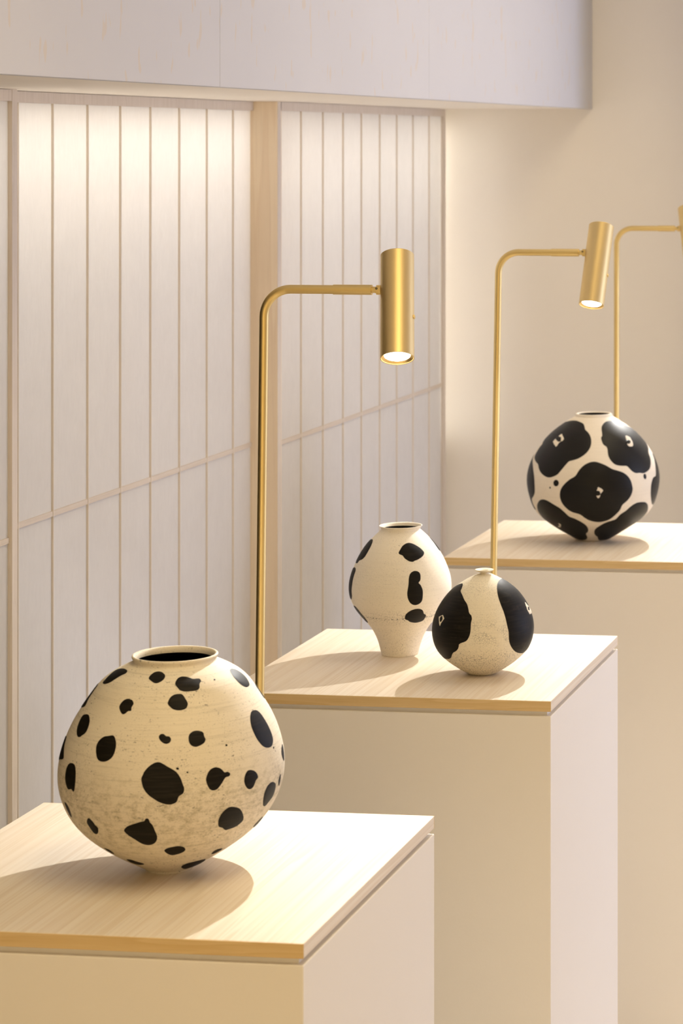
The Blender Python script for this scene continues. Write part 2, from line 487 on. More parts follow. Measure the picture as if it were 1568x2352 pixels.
# ------------------------------------------------------------------ floor lamps
ARM_Z = 1.5775
def lamp(label, x, y, lean, arm, tilt, side, power, yaw=0.0):
    """pole foot under (x, y) at arm height; head tipped towards the viewer by tilt, sideways by side (radians)"""
    h = ARM_Z
    root = tag(empty('floor_lamp', (x - lean * h, y, 0.0)), label, 'lamp', 'brass reading lamps behind the plinths')
    B = M['brass']
    o = lathe('base', [(0.0005, 0.0), (0.098, 0.0), (0.1, 0.002), (0.1, 0.010), (0.098, 0.012), (0.014, 0.012), (0.012, 0.020), (0.0005, 0.0205)], B, root, 64)
    sharp(o, 30)
    r = 0.006; R = 0.0365
    ca, sa = math.cos(yaw), math.sin(yaw)
    def at(d, z):               # d = distance out along the arm
        return (lean * z + d * ca, d * sa, z)
    path = [at(0, 0.012)] + [at(0, z) for z in (0.4, 0.8, 1.2)] + [at(0, h - R)]
    for k in range(1, 13):
        a = math.pi / 2 * k / 12
        path.append((lean * (h - R) + (R - R * math.cos(a)) * ca + lean * R * math.sin(a), (R - R * math.cos(a)) * sa, h - R + R * math.sin(a)))
    d_s0 = 0.0955; d_s1 = arm - 0.0345
    path.append(at(d_s0 + 0.002, h))
    tube('pole', path, r, B, root)
    tube('sleeve', [at(d_s0, h), at(d_s0 + 0.01, h), at(d_s1, h)], r * 1.13, B, root)
    tube('stem', [at(d_s1 - 0.002, h), at(d_s1 + 0.008, h)], 0.0042, B, root, 16)
    # head pivots about the end of the arm
    hx, hy, hz = at(arm, h)
    bm = bmesh.new(); bmesh.ops.create_cube(bm, size=1.0)
    L = arm - 0.0195 - (d_s1 + 0.0045)
    for v in bm.verts:
        v.co = Vector((v.co.x * L, v.co.y * 0.0115, v.co.z * 0.0125))
    bmesh.ops.bevel(bm, geom=bm.edges[:], offset=0.0022, segments=3, affect='EDGES')
    me = bpy.data.meshes.new('knuckle'); bm.to_mesh(me); bm.free()
    kn = link('knuckle', me, B, root)
    kn.location = at((d_s1 + 0.0045 + arm - 0.0195) / 2, h); kn.rotation_euler = (0, 0, yaw)
    sc = lathe('screw', [(0.0016, 0.0), (0.0016, 0.0012), (0.0005, 0.0012), (0.0004, 0.0004)], M['steel'], kn, 16)
    sc.location = (-0.002, -0.0055, 0.0022); sc.rotation_euler = (math.radians(90), 0, 0)
    # lamp head
    rad, top, bot = 0.0222, 0.0515, 0.0985
    vd = Vector((x + arm, y, 0)).normalized(); pr = Vector((vd.y, -vd.x, 0))
    axis = (Vector((0, 0, 1)) + vd * math.tan(tilt) + pr * math.tan(side)).normalized()
    q = Vector((0, 0, 1)).rotation_difference(axis)
    head = lathe('head', [(0.0004, top), (rad - 0.0012, top), (rad, top - 0.0010), (rad, -bot), (rad - 0.0009, -bot - 0.0002), (rad - 0.0013, -bot + 0.0006),
                          (rad - 0.0014, -bot + 0.001)][::-1], M['brass_head'], root, 96)
    sharp(head, 30)
    head.rotation_mode = 'QUATERNION'; head.rotation_quaternion = q; head.location = (hx, hy, hz)
    lathe('reflector', [(rad - 0.0014, -bot + 0.0010), (rad - 0.0030, -bot + 0.0022), (rad - 0.0052, -bot + 0.0034)], M['brass_in'], head, 64)
    lathe('lens', [(0.0004, -bot + 0.0026), (rad - 0.0062, -bot + 0.0027), (rad - 0.0050, -bot + 0.0036)], M['lens'], head, 48)
    b = lathe('switch', [(0.0030, 0.0), (0.0030, 0.0016), (0.0024, 0.0022), (0.0004, 0.0024)], B, head, 20)
    b.location = (rad - 0.0004, 0.0, -0.042); b.rotation_euler = (0, math.radians(90), 0)
    l = bpy.data.lights.new('lamp_beam', 'SPOT')
    l.energy = power; l.color = (1.0, 0.97, 0.92); l.spot_size = math.radians(128); l.spot_blend = 0.8; l.shadow_soft_size = 0.0055
    lo = bpy.data.objects.new('lamp_beam', l); C.objects.link(lo); lo.parent = head; lo.location = (0, 0, -bot + 0.0010)
    return root
POW = 25.5
lamp('nearest brass floor lamp, its head hanging straight beside the ash post', -1.1374, 3.374, 0.0117, 0.1828, math.radians(28), 0.0, POW)
lamp('middle brass floor lamp with its head tipped to the left', -1.0991, 4.54, 0.0164, 0.1796, math.radians(23), math.radians(7.4), POW)
lamp('farthest brass floor lamp, its head cut by the right edge of the photo', -1.1354, 5.817, 0.0, 0.168, math.radians(23), math.radians(-6.5), POW)

# ------------------------------------------------------------------ vases
def spline_fn(xs, ys):
    n = len(xs); h = [xs[i + 1] - xs[i] for i in range(n - 1)]
    a = [0.0] * n; b = [1.0] * n; c_ = [0.0] * n; d = [0.0] * n
    for i in range(1, n - 1):
        a[i] = h[i - 1]; b[i] = 2 * (h[i - 1] + h[i]); c_[i] = h[i]
        d[i] = 6 * ((ys[i + 1] - ys[i]) / h[i] - (ys[i] - ys[i - 1]) / h[i - 1])
    for i in range(1, n):
        w = a[i] / b[i - 1]; b[i] -= w * c_[i - 1]; d[i] -= w * d[i - 1]
    m = [0.0] * n; m[-1] = d[-1] / b[-1]
    for i in range(n - 2, -1, -1):
        m[i] = (d[i] - c_[i] * m[i + 1]) / b[i]
    def f(x):
        k = 0
        while k < n - 2 and x > xs[k + 1]:
            k += 1
        t = x - xs[k]; H = h[k]
        return (m[k] * (H - t) ** 3 + m[k + 1] * t ** 3) / (6 * H) + (ys[k] / H - m[k] * H / 6) * (H - t) + (ys[k + 1] / H - m[k + 1] * H / 6) * t
    return f

def blob(name, pts, rf, shear, lift, m, parent):
    """one painted patch following the pot's surface; pts = [(angle from the viewer's side, height)]"""
    zm = sum(p[1] for p in pts) / len(pts)
    R = max(rf(zm), 0.01)
    P = [Vector((t * R, z)) for t, z in pts]
    lo = Vector((min(p.x for p in P), min(p.y for p in P))); hi = Vector((max(p.x for p in P), max(p.y for p in P)))
    size = max(hi.x - lo.x, hi.y - lo.y)
    st = min(0.0045, max(0.0012, size / 9))
    n = len(P); edges = [(i, (i + 1) % n) for i in range(n)]
    pts2 = P[:]
    y = lo.y + st * 0.5
    while y < hi.y:
        x = lo.x + st * 0.5
        while x < hi.x:
            dmin = min((p - Vector((x, y))).length_squared for p in P)
            if dmin > (0.45 * st) ** 2:
                pts2.append(Vector((x, y)))
            x += st
        y += st
    vs, es, fs, ov, oe, of = delaunay_2d_cdt(pts2, edges, [], 1, 1e-7)
    # z-slope of the profile gives the surface normal
    out = []
    for i, p in enumerate(vs):
        t, z = p.x / R, p.y
        a = -math.pi / 2 + t
        r = rf(z); s = (rf(z + 1e-4) - rf(z - 1e-4)) / 2e-4
        nl = math.hypot(1, s); nr, nz = 1 / nl, -s / nl
        border = any(k < n for k in ov[i])
        k = lift * (0.35 if border else 1.0)
        rr = r + nr * k; zz = z + nz * k
        out.append((rr * math.cos(a) + shear * z, rr * math.sin(a), zz))
    o = mesh(name, out, [tuple(f) for f in fs], m, parent)
    bm = bmesh.new(); bm.from_mesh(o.data); bmesh.ops.recalc_face_normals(bm, faces=bm.faces[:])
    s = sum((f.normal.dot(Vector((f.calc_center_median().x, f.calc_center_median().y, 0))) for f in bm.faces))
    if s < 0:
        bmesh.ops.reverse_faces(bm, faces=bm.faces[:])
    bm.to_mesh(o.data); bm.free()
    return o

# outlines of the painted patches: angle (rad), height (mm) on each pot
SPOTS = {
 'v1': [
  ('spot', [-1.065,217,-1.08,218,-1.087,218.9,-1.098,219.8,-1.113,220.6,-1.132,221.4,-1.151,222.2,-1.171,222.9,-1.189,223.7,-1.208,224.4,-1.225,225.1,-1.241,225.7,-1.255,226.4,-1.262,227.1,-1.258,227.8,-1.241,228.6,-1.21,229.3,-1.167,230.1,-1.112,230.7,-1.052,231.2,-0.986,231.6,-0.911,231.7,-0.835,231.7,-0.762,231.2,-0.723,230.4,-0.709,229.6,-0.713,228.9,-0.725,228.4,-0.741,227.8,-0.752,227.2,-0.76,226.5,-0.767,225.8,-0.772,225.1,-0.778,224.4,-0.784,223.6,-0.792,222.9,-0.799,222.1,-0.805,221.3,-0.815,220.5,-0.83,219.8,-0.849,219,-0.873,218.3,-0.901,217.6,-0.941,217,-1,216.7]),
  ('spot', [-1.246,212.3,-1.199,211.8,-1.182,210.9,-1.174,209.8,-1.167,208.7,-1.161,207.6,-1.155,206.5,-1.15,205.4,-1.148,204.2,-1.145,203.1,-1.143,201.9,-1.139,200.8,-1.133,199.7,-1.124,198.6,-1.11,197.5,-1.093,196.5,-1.078,195.5,-1.064,194.4,-1.055,193.3,-1.054,192.1,-1.077,190.8,-1.134,189.3,-1.251,186.9,-1.45,185.1,-1.518,185.9,-1.542,187.3,-1.56,188.7,-1.577,190,-1.591,191.4,-1.605,192.7,-1.619,194,-1.63,195.4,-1.641,196.7,-1.649,198,-1.656,199.2,-1.659,200.5,-1.659,201.6,-1.656,202.8,-1.65,203.9,-1.644,204.9,-1.635,205.9,-1.625,206.9,-1.614,207.8,-1.602,208.7,-1.586,209.5,-1.56,210.3,-1.508,210.8]),
  ('spot', [-0.104,228.3,-0.114,229.4,-0.113,230.2,-0.109,231,-0.101,231.7,-0.091,232.4,-0.077,233,-0.057,233.4,-0.033,233.7,-0.005,233.8,0.025,233.9,0.057,233.7,0.089,233.4,0.12,232.8,0.147,232.1,0.17,231.3,0.183,230.3,0.184,229.2,0.179,228.3,0.169,227.4,0.156,226.7,0.141,226,0.125,225.5,0.109,225,0.091,224.6,0.07,224.4,0.048,224.5,0.024,224.9,-0,225.4,-0.025,226.1,-0.052,226.7,-0.079,227.4]),
  ('spot', [-0.329,200.3,-0.337,201.6,-0.338,202.8,-0.336,204,-0.332,205.1,-0.325,206.1,-0.317,207.1,-0.307,207.9,-0.293,208.6,-0.277,209.2,-0.259,209.5,-0.239,209.5,-0.217,209.2,-0.196,208.8,-0.178,208,-0.163,206.9,-0.153,205.7,-0.151,204.5,-0.156,203.4,-0.161,202.3,-0.161,201.1,-0.155,199.9,-0.151,198.6,-0.165,198.1,-0.183,198.1,-0.196,197.5,-0.204,196.6,-0.213,195.6,-0.226,194.9,-0.24,194.5,-0.259,194.9,-0.276,195.9,-0.291,196.9,-0.305,198,-0.318,199.1]),
  ('spot', [-0.838,168.1,-0.852,169.2,-0.866,170.3,-0.877,171.5,-0.887,172.6,-0.895,173.8,-0.903,175,-0.91,176.2,-0.916,177.4,-0.921,178.6,-0.925,179.8,-0.928,181,-0.93,182.2,-0.93,183.4,-0.926,184.6,-0.909,185.8,-0.881,186.6,-0.85,187.4,-0.817,187.8,-0.783,187.6,-0.756,186.8,-0.734,185.8,-0.717,184.7,-0.702,183.6,-0.689,182.5,-0.681,181.2,-0.673,180,-0.668,178.8,-0.664,177.6,-0.661,176.3,-0.66,175.1,-0.659,173.9,-0.661,172.6,-0.665,171.4,-0.674,170.3,-0.688,169.3,-0.701,168.2,-0.714,167.2,-0.728,166.1,-0.748,165.3,-0.776,165.4,-0.8,166.1,-0.821,167]),
  ('spot', [-0.421,156.6,-0.425,157.9,-0.43,159.2,-0.433,160.5,-0.435,161.8,-0.435,163,-0.433,164.3,-0.43,165.5,-0.425,166.7,-0.419,167.7,-0.41,168.8,-0.401,169.7,-0.391,170.6,-0.379,171.4,-0.365,172,-0.35,172.3,-0.334,172.6,-0.319,172.9,-0.304,173.3,-0.289,173.7,-0.273,173.8,-0.258,173.2,-0.246,172.3,-0.236,171.1,-0.228,169.9,-0.22,168.7,-0.214,167.5,-0.21,166.2,-0.207,164.9,-0.204,163.6,-0.203,162.3,-0.202,161,-0.202,159.7,-0.202,158.4,-0.204,157.1,-0.206,155.9,-0.209,154.6,-0.213,153.4,-0.219,152.3,-0.226,151.2,-0.235,150.3,-0.245,149.4,-0.256,148.6,-0.268,147.9,-0.28,147.4,-0.294,147.1,-0.309,146.9,-0.324,146.9,-0.339,147,-0.354,147.5,-0.368,148.2,-0.379,149.2,-0.389,150.3,-0.397,151.6,-0.403,152.8,-0.41,154.1,-0.416,155.3]),
  ('spot', [0.216,173.3,0.215,174.6,0.22,175.7,0.229,176.6,0.242,176.9,0.255,176.9,0.267,176.3,0.277,175.3,0.288,174.5,0.302,174.4,0.315,174.2,0.325,173.4,0.333,172.3,0.335,171,0.334,169.7,0.328,168.5,0.319,167.7,0.308,167.2,0.296,166.9,0.283,167,0.271,167.4,0.259,168.1,0.248,168.9,0.238,169.8,0.229,170.9,0.221,172]),
  ('spot', [-1.129,157.8,-1.108,156.8,-1.097,155.7,-1.088,154.4,-1.08,153.2,-1.071,151.9,-1.061,150.7,-1.049,149.5,-1.035,148.4,-1.021,147.2,-1.008,146.1,-0.996,144.9,-0.984,143.7,-0.971,142.5,-0.958,141.4,-0.946,140.2,-0.941,138.8,-0.961,137.2,-1.009,135.8,-1.078,134,-1.169,130.6,-1.308,130.3,-1.321,131.8,-1.33,133.2,-1.339,134.6,-1.346,136.1,-1.353,137.5,-1.36,138.9,-1.366,140.4,-1.371,141.8,-1.374,143.2,-1.374,144.6,-1.372,145.9,-1.37,147.3,-1.365,148.6,-1.36,150,-1.353,151.3,-1.344,152.6,-1.329,153.9,-1.228,155.9]),
  ('spot', [-0.815,121.5,-0.816,122.9,-0.817,124.4,-0.817,125.8,-0.816,127.3,-0.815,128.8,-0.813,130.2,-0.809,131.7,-0.803,133.2,-0.796,134.6,-0.785,136.1,-0.769,137.3,-0.746,138.3,-0.72,138.7,-0.696,138.7,-0.676,138.2,-0.661,137.3,-0.651,136.1,-0.643,134.9,-0.638,133.5,-0.632,132.2,-0.628,130.9,-0.625,129.5,-0.622,128.1,-0.62,126.7,-0.618,125.3,-0.617,123.9,-0.616,122.5,-0.615,121,-0.616,119.6,-0.617,118.1,-0.618,116.6,-0.619,115.1,-0.622,113.6,-0.624,112.1,-0.629,110.5,-0.642,109.1,-0.658,109.7,-0.667,110.8,-0.684,111.4,-0.707,110.4,-0.732,109.6,-0.75,110.2,-0.763,111.2,-0.773,112.4,-0.781,113.6,-0.79,114.8,-0.797,116.1,-0.803,117.4,-0.808,118.7,-0.812,120.1]),
  ('spot', [0.089,131.3,0.089,132.8,0.093,134.2,0.098,135.5,0.102,136.9,0.106,138.3,0.112,139.6,0.119,140.8,0.126,141.9,0.134,143,0.143,144.1,0.152,145,0.161,145.9,0.172,146.7,0.182,147.4,0.193,148.1,0.205,148.6,0.218,148.9,0.23,148.9,0.243,148.6,0.256,148,0.267,147.3,0.279,146.5,0.29,145.7,0.301,144.8,0.312,144,0.323,143.3,0.335,142.5,0.346,141.7,0.357,140.9,0.368,140.1,0.379,139.1,0.389,138.1,0.397,137,0.405,135.8,0.413,134.5,0.419,133.1,0.426,131.7,0.431,130.3,0.436,128.9,0.44,127.4,0.444,125.9,0.448,124.4,0.453,122.9,0.458,121.4,0.46,119.9,0.46,118.3,0.458,116.8,0.454,115.4,0.447,114.3,0.437,113.5,0.426,112.8,0.417,111.9,0.411,110.6,0.408,109.1,0.404,107.6,0.399,106.2,0.39,105.1,0.38,104.4,0.369,103.9,0.357,103.5,0.345,103.3,0.333,103.4,0.32,103.6,0.308,103.9,0.296,104.3,0.284,104.8,0.272,105.4,0.261,106,0.249,106.7,0.238,107.4,0.227,108.3,0.217,109.2,0.206,110.1,0.196,111,0.186,111.9,0.175,112.8,0.165,113.8,0.156,114.8,0.147,116,0.138,117.2,0.13,118.4,0.123,119.7,0.116,121,0.11,122.4,0.105,123.8,0.101,125.3,0.097,126.8,0.094,128.3,0.091,129.8]),
  ('spot', [-0.878,91.9,-0.847,92.2,-0.828,91.5,-0.814,90.6,-0.803,89.5,-0.796,88.2,-0.79,86.9,-0.787,85.5,-0.786,84.1,-0.787,82.5,-0.79,80.9,-0.795,79.2,-0.804,77.4,-0.823,75.2,-0.853,74.9,-0.86,76.1,-0.865,77.4,-0.87,78.6,-0.875,80,-0.879,81.3,-0.882,82.7,-0.883,84.1,-0.884,85.6,-0.884,87.1,-0.884,88.7,-0.883,90.2]),
  ('spot', [-0.528,76.5,-0.517,78.3,-0.504,80.2,-0.489,82,-0.469,82.6,-0.457,81.9,-0.448,80.9,-0.438,79.9,-0.431,78.8,-0.425,77.6,-0.421,76.3,-0.416,75,-0.407,74,-0.397,73.1,-0.393,71.8,-0.398,70,-0.407,68.2,-0.419,66.2,-0.437,64.2,-0.463,62.7,-0.486,62.3,-0.499,63,-0.507,64,-0.511,65.3,-0.513,66.7,-0.516,68,-0.518,69.4,-0.522,70.7,-0.525,72,-0.528,73.4,-0.531,74.8]),
  ('spot', [-0.094,71.7,-0.091,73.3,-0.081,74.8,-0.07,76.1,-0.058,77.3,-0.045,78.2,-0.032,79,-0.02,79.6,-0.007,80.2,0.006,80.7,0.019,81.3,0.031,81.8,0.043,82.3,0.056,82.9,0.068,83.4,0.08,83.9,0.092,84.3,0.104,84.5,0.116,84.9,0.124,86.1,0.128,87.6,0.139,88.2,0.15,88.1,0.158,87.1,0.162,85.6,0.165,84.1,0.171,82.8,0.179,81.7,0.187,80.4,0.192,79,0.197,77.5,0.201,76,0.204,74.4,0.208,72.9,0.212,71.3,0.217,69.8,0.221,68.2,0.224,66.5,0.225,64.8,0.224,63.1,0.22,61.3,0.214,59.6,0.206,58.1,0.195,56.7,0.183,55.7,0.169,54.8,0.155,54.3,0.141,53.8,0.126,53.6,0.112,53.6,0.098,53.8,0.085,54.2,0.072,54.7,0.06,55.3,0.049,56.1,0.038,56.9,0.028,57.8,0.019,58.8,0.009,59.7,0,60.7,-0.01,61.6,-0.02,62.5,-0.03,63.3,-0.039,64.2,-0.049,65,-0.058,66,-0.067,67,-0.075,68,-0.083,69.1,-0.09,70.3]),
  ('spot', [-0.597,41,-0.566,41.2,-0.544,40.9,-0.528,40.4,-0.516,39.7,-0.51,38.8,-0.507,37.7,-0.506,36.5,-0.506,35.3,-0.522,33.6,-0.569,32.8,-0.592,33.2,-0.602,34,-0.607,34.9,-0.61,35.9,-0.611,37,-0.61,38.2,-0.609,39.4]),
  ('spot', [-0.426,25.6,-0.375,26.7,-0.341,27,-0.313,27,-0.291,26.8,-0.275,26.3,-0.261,25.6,-0.246,25,-0.23,24.4,-0.212,23.9,-0.194,23.4,-0.176,22.9,-0.159,22.3,-0.142,21.7,-0.128,20.9,-0.169,19.4,-0.215,18.5,-0.262,17.7,-0.308,17.2,-0.347,17,-0.379,17.1,-0.406,17.4,-0.43,17.8,-0.452,18.3,-0.469,18.9,-0.478,19.7,-0.478,20.7,-0.473,22,-0.461,23.4]),
  ('spot', [0.286,45,0.296,46.6,0.309,47.6,0.323,48.4,0.337,48.9,0.352,49.3,0.366,49.6,0.381,49.8,0.395,50.1,0.409,50.3,0.424,50.5,0.439,50.5,0.454,50.3,0.469,50,0.484,49.5,0.5,48.7,0.515,47.5,0.529,45.7,0.535,43.7,0.53,42,0.521,40.7,0.508,39.9,0.494,39.1,0.48,38.5,0.464,38,0.448,37.6,0.432,37.2,0.415,36.8,0.398,36.7,0.381,36.7,0.363,37.2,0.346,38,0.331,39,0.317,40.2,0.304,41.6,0.293,43.1]),
  ('spot', [0.366,223.6,0.368,224.7,0.375,225.7,0.386,226.7,0.399,227.6,0.415,228.3,0.435,228.9,0.457,229.2,0.481,229.4,0.505,229.4,0.528,229.3,0.551,229.1,0.572,228.8,0.592,228.4,0.612,228,0.63,227.5,0.648,227,0.668,226.7,0.69,226.6,0.713,226.6,0.737,226.6,0.759,226.5,0.777,226,0.782,225.1,0.776,224,0.758,223.1,0.739,222.2,0.728,221.2,0.722,220,0.716,218.8,0.703,217.8,0.687,217,0.668,216.5,0.649,216.3,0.63,216.3,0.612,216.2,0.593,216.2,0.575,216.2,0.557,216.2,0.538,216.2,0.52,216.2,0.502,216.3,0.484,216.5,0.467,216.8,0.45,217.3,0.434,217.9,0.421,218.7,0.408,219.6,0.396,220.6,0.384,221.5,0.374,222.5]),
  ('spot', [0.279,206.8,0.283,208,0.288,209.2,0.294,210.3,0.303,211.3,0.314,212.2,0.326,213,0.341,213.6,0.356,214.1,0.373,214.4,0.39,214.6,0.407,214.6,0.425,214.6,0.442,214.5,0.459,214,0.471,213.1,0.481,212.1,0.489,211,0.496,209.8,0.504,208.7,0.511,207.6,0.518,206.4,0.522,205.2,0.521,203.9,0.516,202.7,0.509,201.5,0.499,200.5,0.486,199.8,0.472,199.4,0.457,199.1,0.442,198.9,0.426,198.8,0.411,198.9,0.396,199,0.381,199.3,0.366,199.6,0.351,200.1,0.337,200.7,0.325,201.6,0.313,202.5,0.301,203.4,0.289,204.4,0.281,205.5]),
  ('spot', [0.505,172.5,0.509,173.8,0.515,175,0.524,176,0.535,176.7,0.547,177.3,0.56,177.7,0.574,177.9,0.587,177.9,0.601,177.8,0.615,177.5,0.628,177.1,0.641,176.6,0.652,175.8,0.658,174.6,0.659,173.3,0.66,172,0.664,170.7,0.669,169.5,0.67,168.1,0.665,166.9,0.658,165.8,0.648,164.8,0.637,164.1,0.625,163.5,0.613,163,0.601,162.6,0.589,162.2,0.576,162,0.563,162.1,0.551,162.4,0.539,163,0.528,163.8,0.519,164.8,0.512,165.9,0.508,167.2,0.505,168.6,0.504,169.9,0.504,171.2]),
  ('spot', [1.549,227.1,1.612,227.4,1.664,227.1,1.699,226.5,1.726,225.8,1.743,225.1,1.753,224.3,1.76,223.5,1.764,222.6,1.766,221.7,1.767,220.8,1.768,219.8,1.766,218.8,1.761,217.8,1.754,216.8,1.745,215.8,1.736,214.7,1.724,213.7,1.711,212.6,1.697,211.5,1.678,210.4,1.651,209.4,1.61,208.8,1.565,208.6,1.525,208.8,1.493,209.4,1.47,210.3,1.454,211.2,1.44,212.2,1.43,213.3,1.423,214.3,1.417,215.4,1.414,216.4,1.413,217.4,1.412,218.5,1.413,219.5,1.416,220.5,1.422,221.5,1.43,222.5,1.441,223.4,1.457,224.4,1.477,225.4,1.505,226.3]),
  ('spot', [1.932,203.6,1.912,202.5,1.909,201.2,1.91,199.8,1.911,198.4,1.91,197.1,1.904,195.8,1.898,194.5,1.893,193.2,1.889,191.9,1.889,190.5,1.9,188.9,2.014,185.8,2.14,187.1,2.175,188.7,2.201,190.2,2.218,191.7,2.23,193.1,2.236,194.5,2.239,195.9,2.242,197.3,2.241,198.7,2.237,200,2.226,201.2,2.178,202.2]),
  ('spot', [1.26,179.5,1.268,180.8,1.278,182,1.29,183.2,1.303,184.3,1.319,185.3,1.341,186.1,1.366,186.4,1.393,186.2,1.418,185.9,1.441,185.1,1.457,184.1,1.47,182.9,1.479,181.7,1.486,180.5,1.493,179.2,1.498,177.9,1.501,176.6,1.505,175.2,1.509,173.9,1.513,172.6,1.516,171.2,1.52,169.9,1.523,168.5,1.526,167.1,1.529,165.7,1.531,164.3,1.533,163,1.534,161.6,1.536,160.2,1.537,158.7,1.537,157.3,1.538,155.9,1.536,154.6,1.535,153.1,1.532,151.8,1.526,150.4,1.518,149.2,1.507,148,1.494,146.9,1.479,145.9,1.46,145.2,1.436,144.9,1.412,145,1.388,145.5,1.366,146.1,1.347,146.9,1.329,148,1.316,149.1,1.303,150.4,1.293,151.7,1.284,153,1.276,154.3,1.268,155.6,1.261,157,1.255,158.3,1.249,159.7,1.246,161,1.243,162.4,1.24,163.7,1.238,165,1.236,166.4,1.234,167.7,1.233,169.1,1.232,170.4,1.233,171.7,1.235,173.1,1.238,174.4,1.242,175.7,1.246,177,1.253,178.3]),
  ('spot', [1.776,139.1,1.749,138.3,1.729,137.4,1.713,136.3,1.699,135.1,1.689,133.9,1.682,132.5,1.679,131.1,1.681,129.5,1.687,127.8,1.697,126,1.709,124.2,1.726,122.2,1.763,120,1.781,121,1.791,122.3,1.798,123.6,1.805,125,1.809,126.4,1.812,127.9,1.812,129.4,1.812,131,1.813,132.5,1.812,134.1,1.81,135.7,1.804,137.4]),
  ('spot', [1.028,223.3,1.02,222.9,1.01,222.7,1.001,222.7,0.994,222.8,0.993,223.2,0.996,223.6,1.005,223.9,1.015,224.2,1.025,224.2,1.031,224,1.033,223.7]),
  ('spot', [0.884,159.3,0.881,158.8,0.877,158.5,0.87,158.4,0.865,158.7,0.862,159.1,0.861,159.7,0.864,160.2,0.868,160.6,0.874,160.6,0.88,160.3,0.883,159.9]),
  ('spot', [1.51,142.4,1.507,141.9,1.501,141.5,1.491,141.5,1.484,142,1.483,142.6,1.484,143.1,1.487,143.5,1.493,143.9,1.503,143.9,1.51,143.4,1.511,142.9]),
  ('spot', [0.65,125.8,0.649,127.2,0.65,128.6,0.653,129.9,0.657,131.3,0.662,132.5,0.667,133.7,0.673,134.9,0.681,135.9,0.689,136.9,0.699,137.7,0.71,138.2,0.721,138.6,0.733,138.8,0.746,138.7,0.759,138.3,0.771,137.8,0.782,137.1,0.793,136.1,0.802,135.1,0.81,133.9,0.817,132.6,0.828,131.8,0.841,132,0.854,132,0.866,131.2,0.876,130.2,0.879,128.8,0.872,127.6,0.863,126.9,0.85,126.8,0.837,126.7,0.827,126,0.819,124.9,0.812,123.8,0.806,122.6,0.799,121.5,0.792,120.5,0.785,119.4,0.778,118.3,0.77,117.3,0.762,116.3,0.754,115.4,0.743,114.8,0.732,114.5,0.72,114.3,0.707,114.6,0.696,115.2,0.685,116.1,0.677,117.4,0.671,118.7,0.665,120.1,0.66,121.5,0.656,122.9,0.652,124.3]),
  ('spot', [1.024,119.7,1.025,121.2,1.028,122.5,1.032,123.8,1.037,125.1,1.044,126.3,1.052,127.4,1.061,128.3,1.075,128.8,1.09,128.8,1.106,128.4,1.121,127.8,1.137,127.1,1.151,126,1.163,124.8,1.174,123.4,1.182,122,1.188,120.4,1.191,118.9,1.189,117.5,1.178,116.6,1.167,115.8,1.16,114.7,1.155,113.4,1.15,112.1,1.144,110.9,1.138,109.8,1.13,108.7,1.119,108,1.105,107.5,1.09,107.5,1.075,108.2,1.061,109.4,1.05,110.8,1.041,112.3,1.034,113.8,1.029,115.3,1.025,116.8,1.023,118.3]),
  ('spot', [1.348,82.3,1.337,84.2,1.329,86,1.322,87.7,1.317,89.4,1.313,91,1.31,92.6,1.308,94.2,1.307,95.7,1.308,97.2,1.311,98.6,1.314,99.9,1.32,101.1,1.326,102.3,1.334,103.4,1.343,104.5,1.355,105.3,1.37,106,1.387,106.5,1.408,106.6,1.434,106.2,1.463,105,1.49,103.3,1.511,101.3,1.522,99.5,1.526,97.8,1.528,96.3,1.529,94.7,1.529,93.3,1.529,91.8,1.527,90.4,1.525,89.1,1.52,87.8,1.514,86.6,1.504,85.6,1.493,84.7,1.481,83.9,1.468,83,1.456,82.2,1.445,81.3,1.434,80.4,1.421,79.7,1.404,79.2,1.373,80.2]),
  ('spot', [1.629,109.3,1.607,109,1.593,108,1.584,106.8,1.577,105.5,1.575,104.1,1.576,102.5,1.582,100.8,1.593,98.9,1.609,96.9,1.637,95.3,1.641,96.7,1.643,98.1,1.642,99.7,1.64,101.3,1.638,102.9,1.636,104.5,1.635,106.1,1.633,107.6]),
  ('spot', [0.807,75.1,0.804,76.8,0.802,78.5,0.802,80,0.804,81.5,0.807,82.9,0.811,84.1,0.816,85.4,0.822,86.5,0.829,87.6,0.836,88.6,0.844,89.5,0.853,90.3,0.863,91,0.873,91.6,0.885,92,0.898,92.2,0.912,92,0.927,91.6,0.942,91.1,0.957,90.4,0.973,89.7,0.989,88.9,1.005,87.8,1.02,86.4,1.034,84.7,1.047,83.1,1.059,81.3,1.071,79.5,1.082,77.7,1.093,75.8,1.103,74,1.109,72.2,1.11,70.7,1.105,69.6,1.098,68.6,1.09,67.7,1.08,66.9,1.071,66.2,1.06,65.5,1.047,65,1.035,64.5,1.021,64.2,1.006,64,0.991,63.9,0.976,63.7,0.961,63.5,0.947,63.3,0.932,63.3,0.913,64.2,0.895,65.7,0.878,67.3,0.861,68.4,0.845,68.9,0.829,69.9,0.818,71.6,0.811,73.4]),
  ('spot', [1.541,63.5,1.514,63.3,1.496,62.7,1.482,61.9,1.469,61.1,1.46,60.2,1.452,59.2,1.447,58.1,1.444,57,1.444,55.7,1.458,53.9,1.583,49,1.71,48.7,1.709,49.7,1.704,50.7,1.697,51.7,1.687,52.8,1.664,53.8,1.638,55.6,1.631,57,1.622,58.5,1.599,60.5]),
  ('spot', [1.049,27.8,1.023,30,1.016,31.6,1.017,32.8,1.026,33.6,1.039,34.2,1.054,34.7,1.077,34.8,1.105,34.5,1.139,34,1.188,32.9,1.214,31.1,1.214,30,1.209,29.1,1.202,28.3,1.192,27.6,1.179,27,1.159,26.6,1.133,26.4,1.099,26.7]),
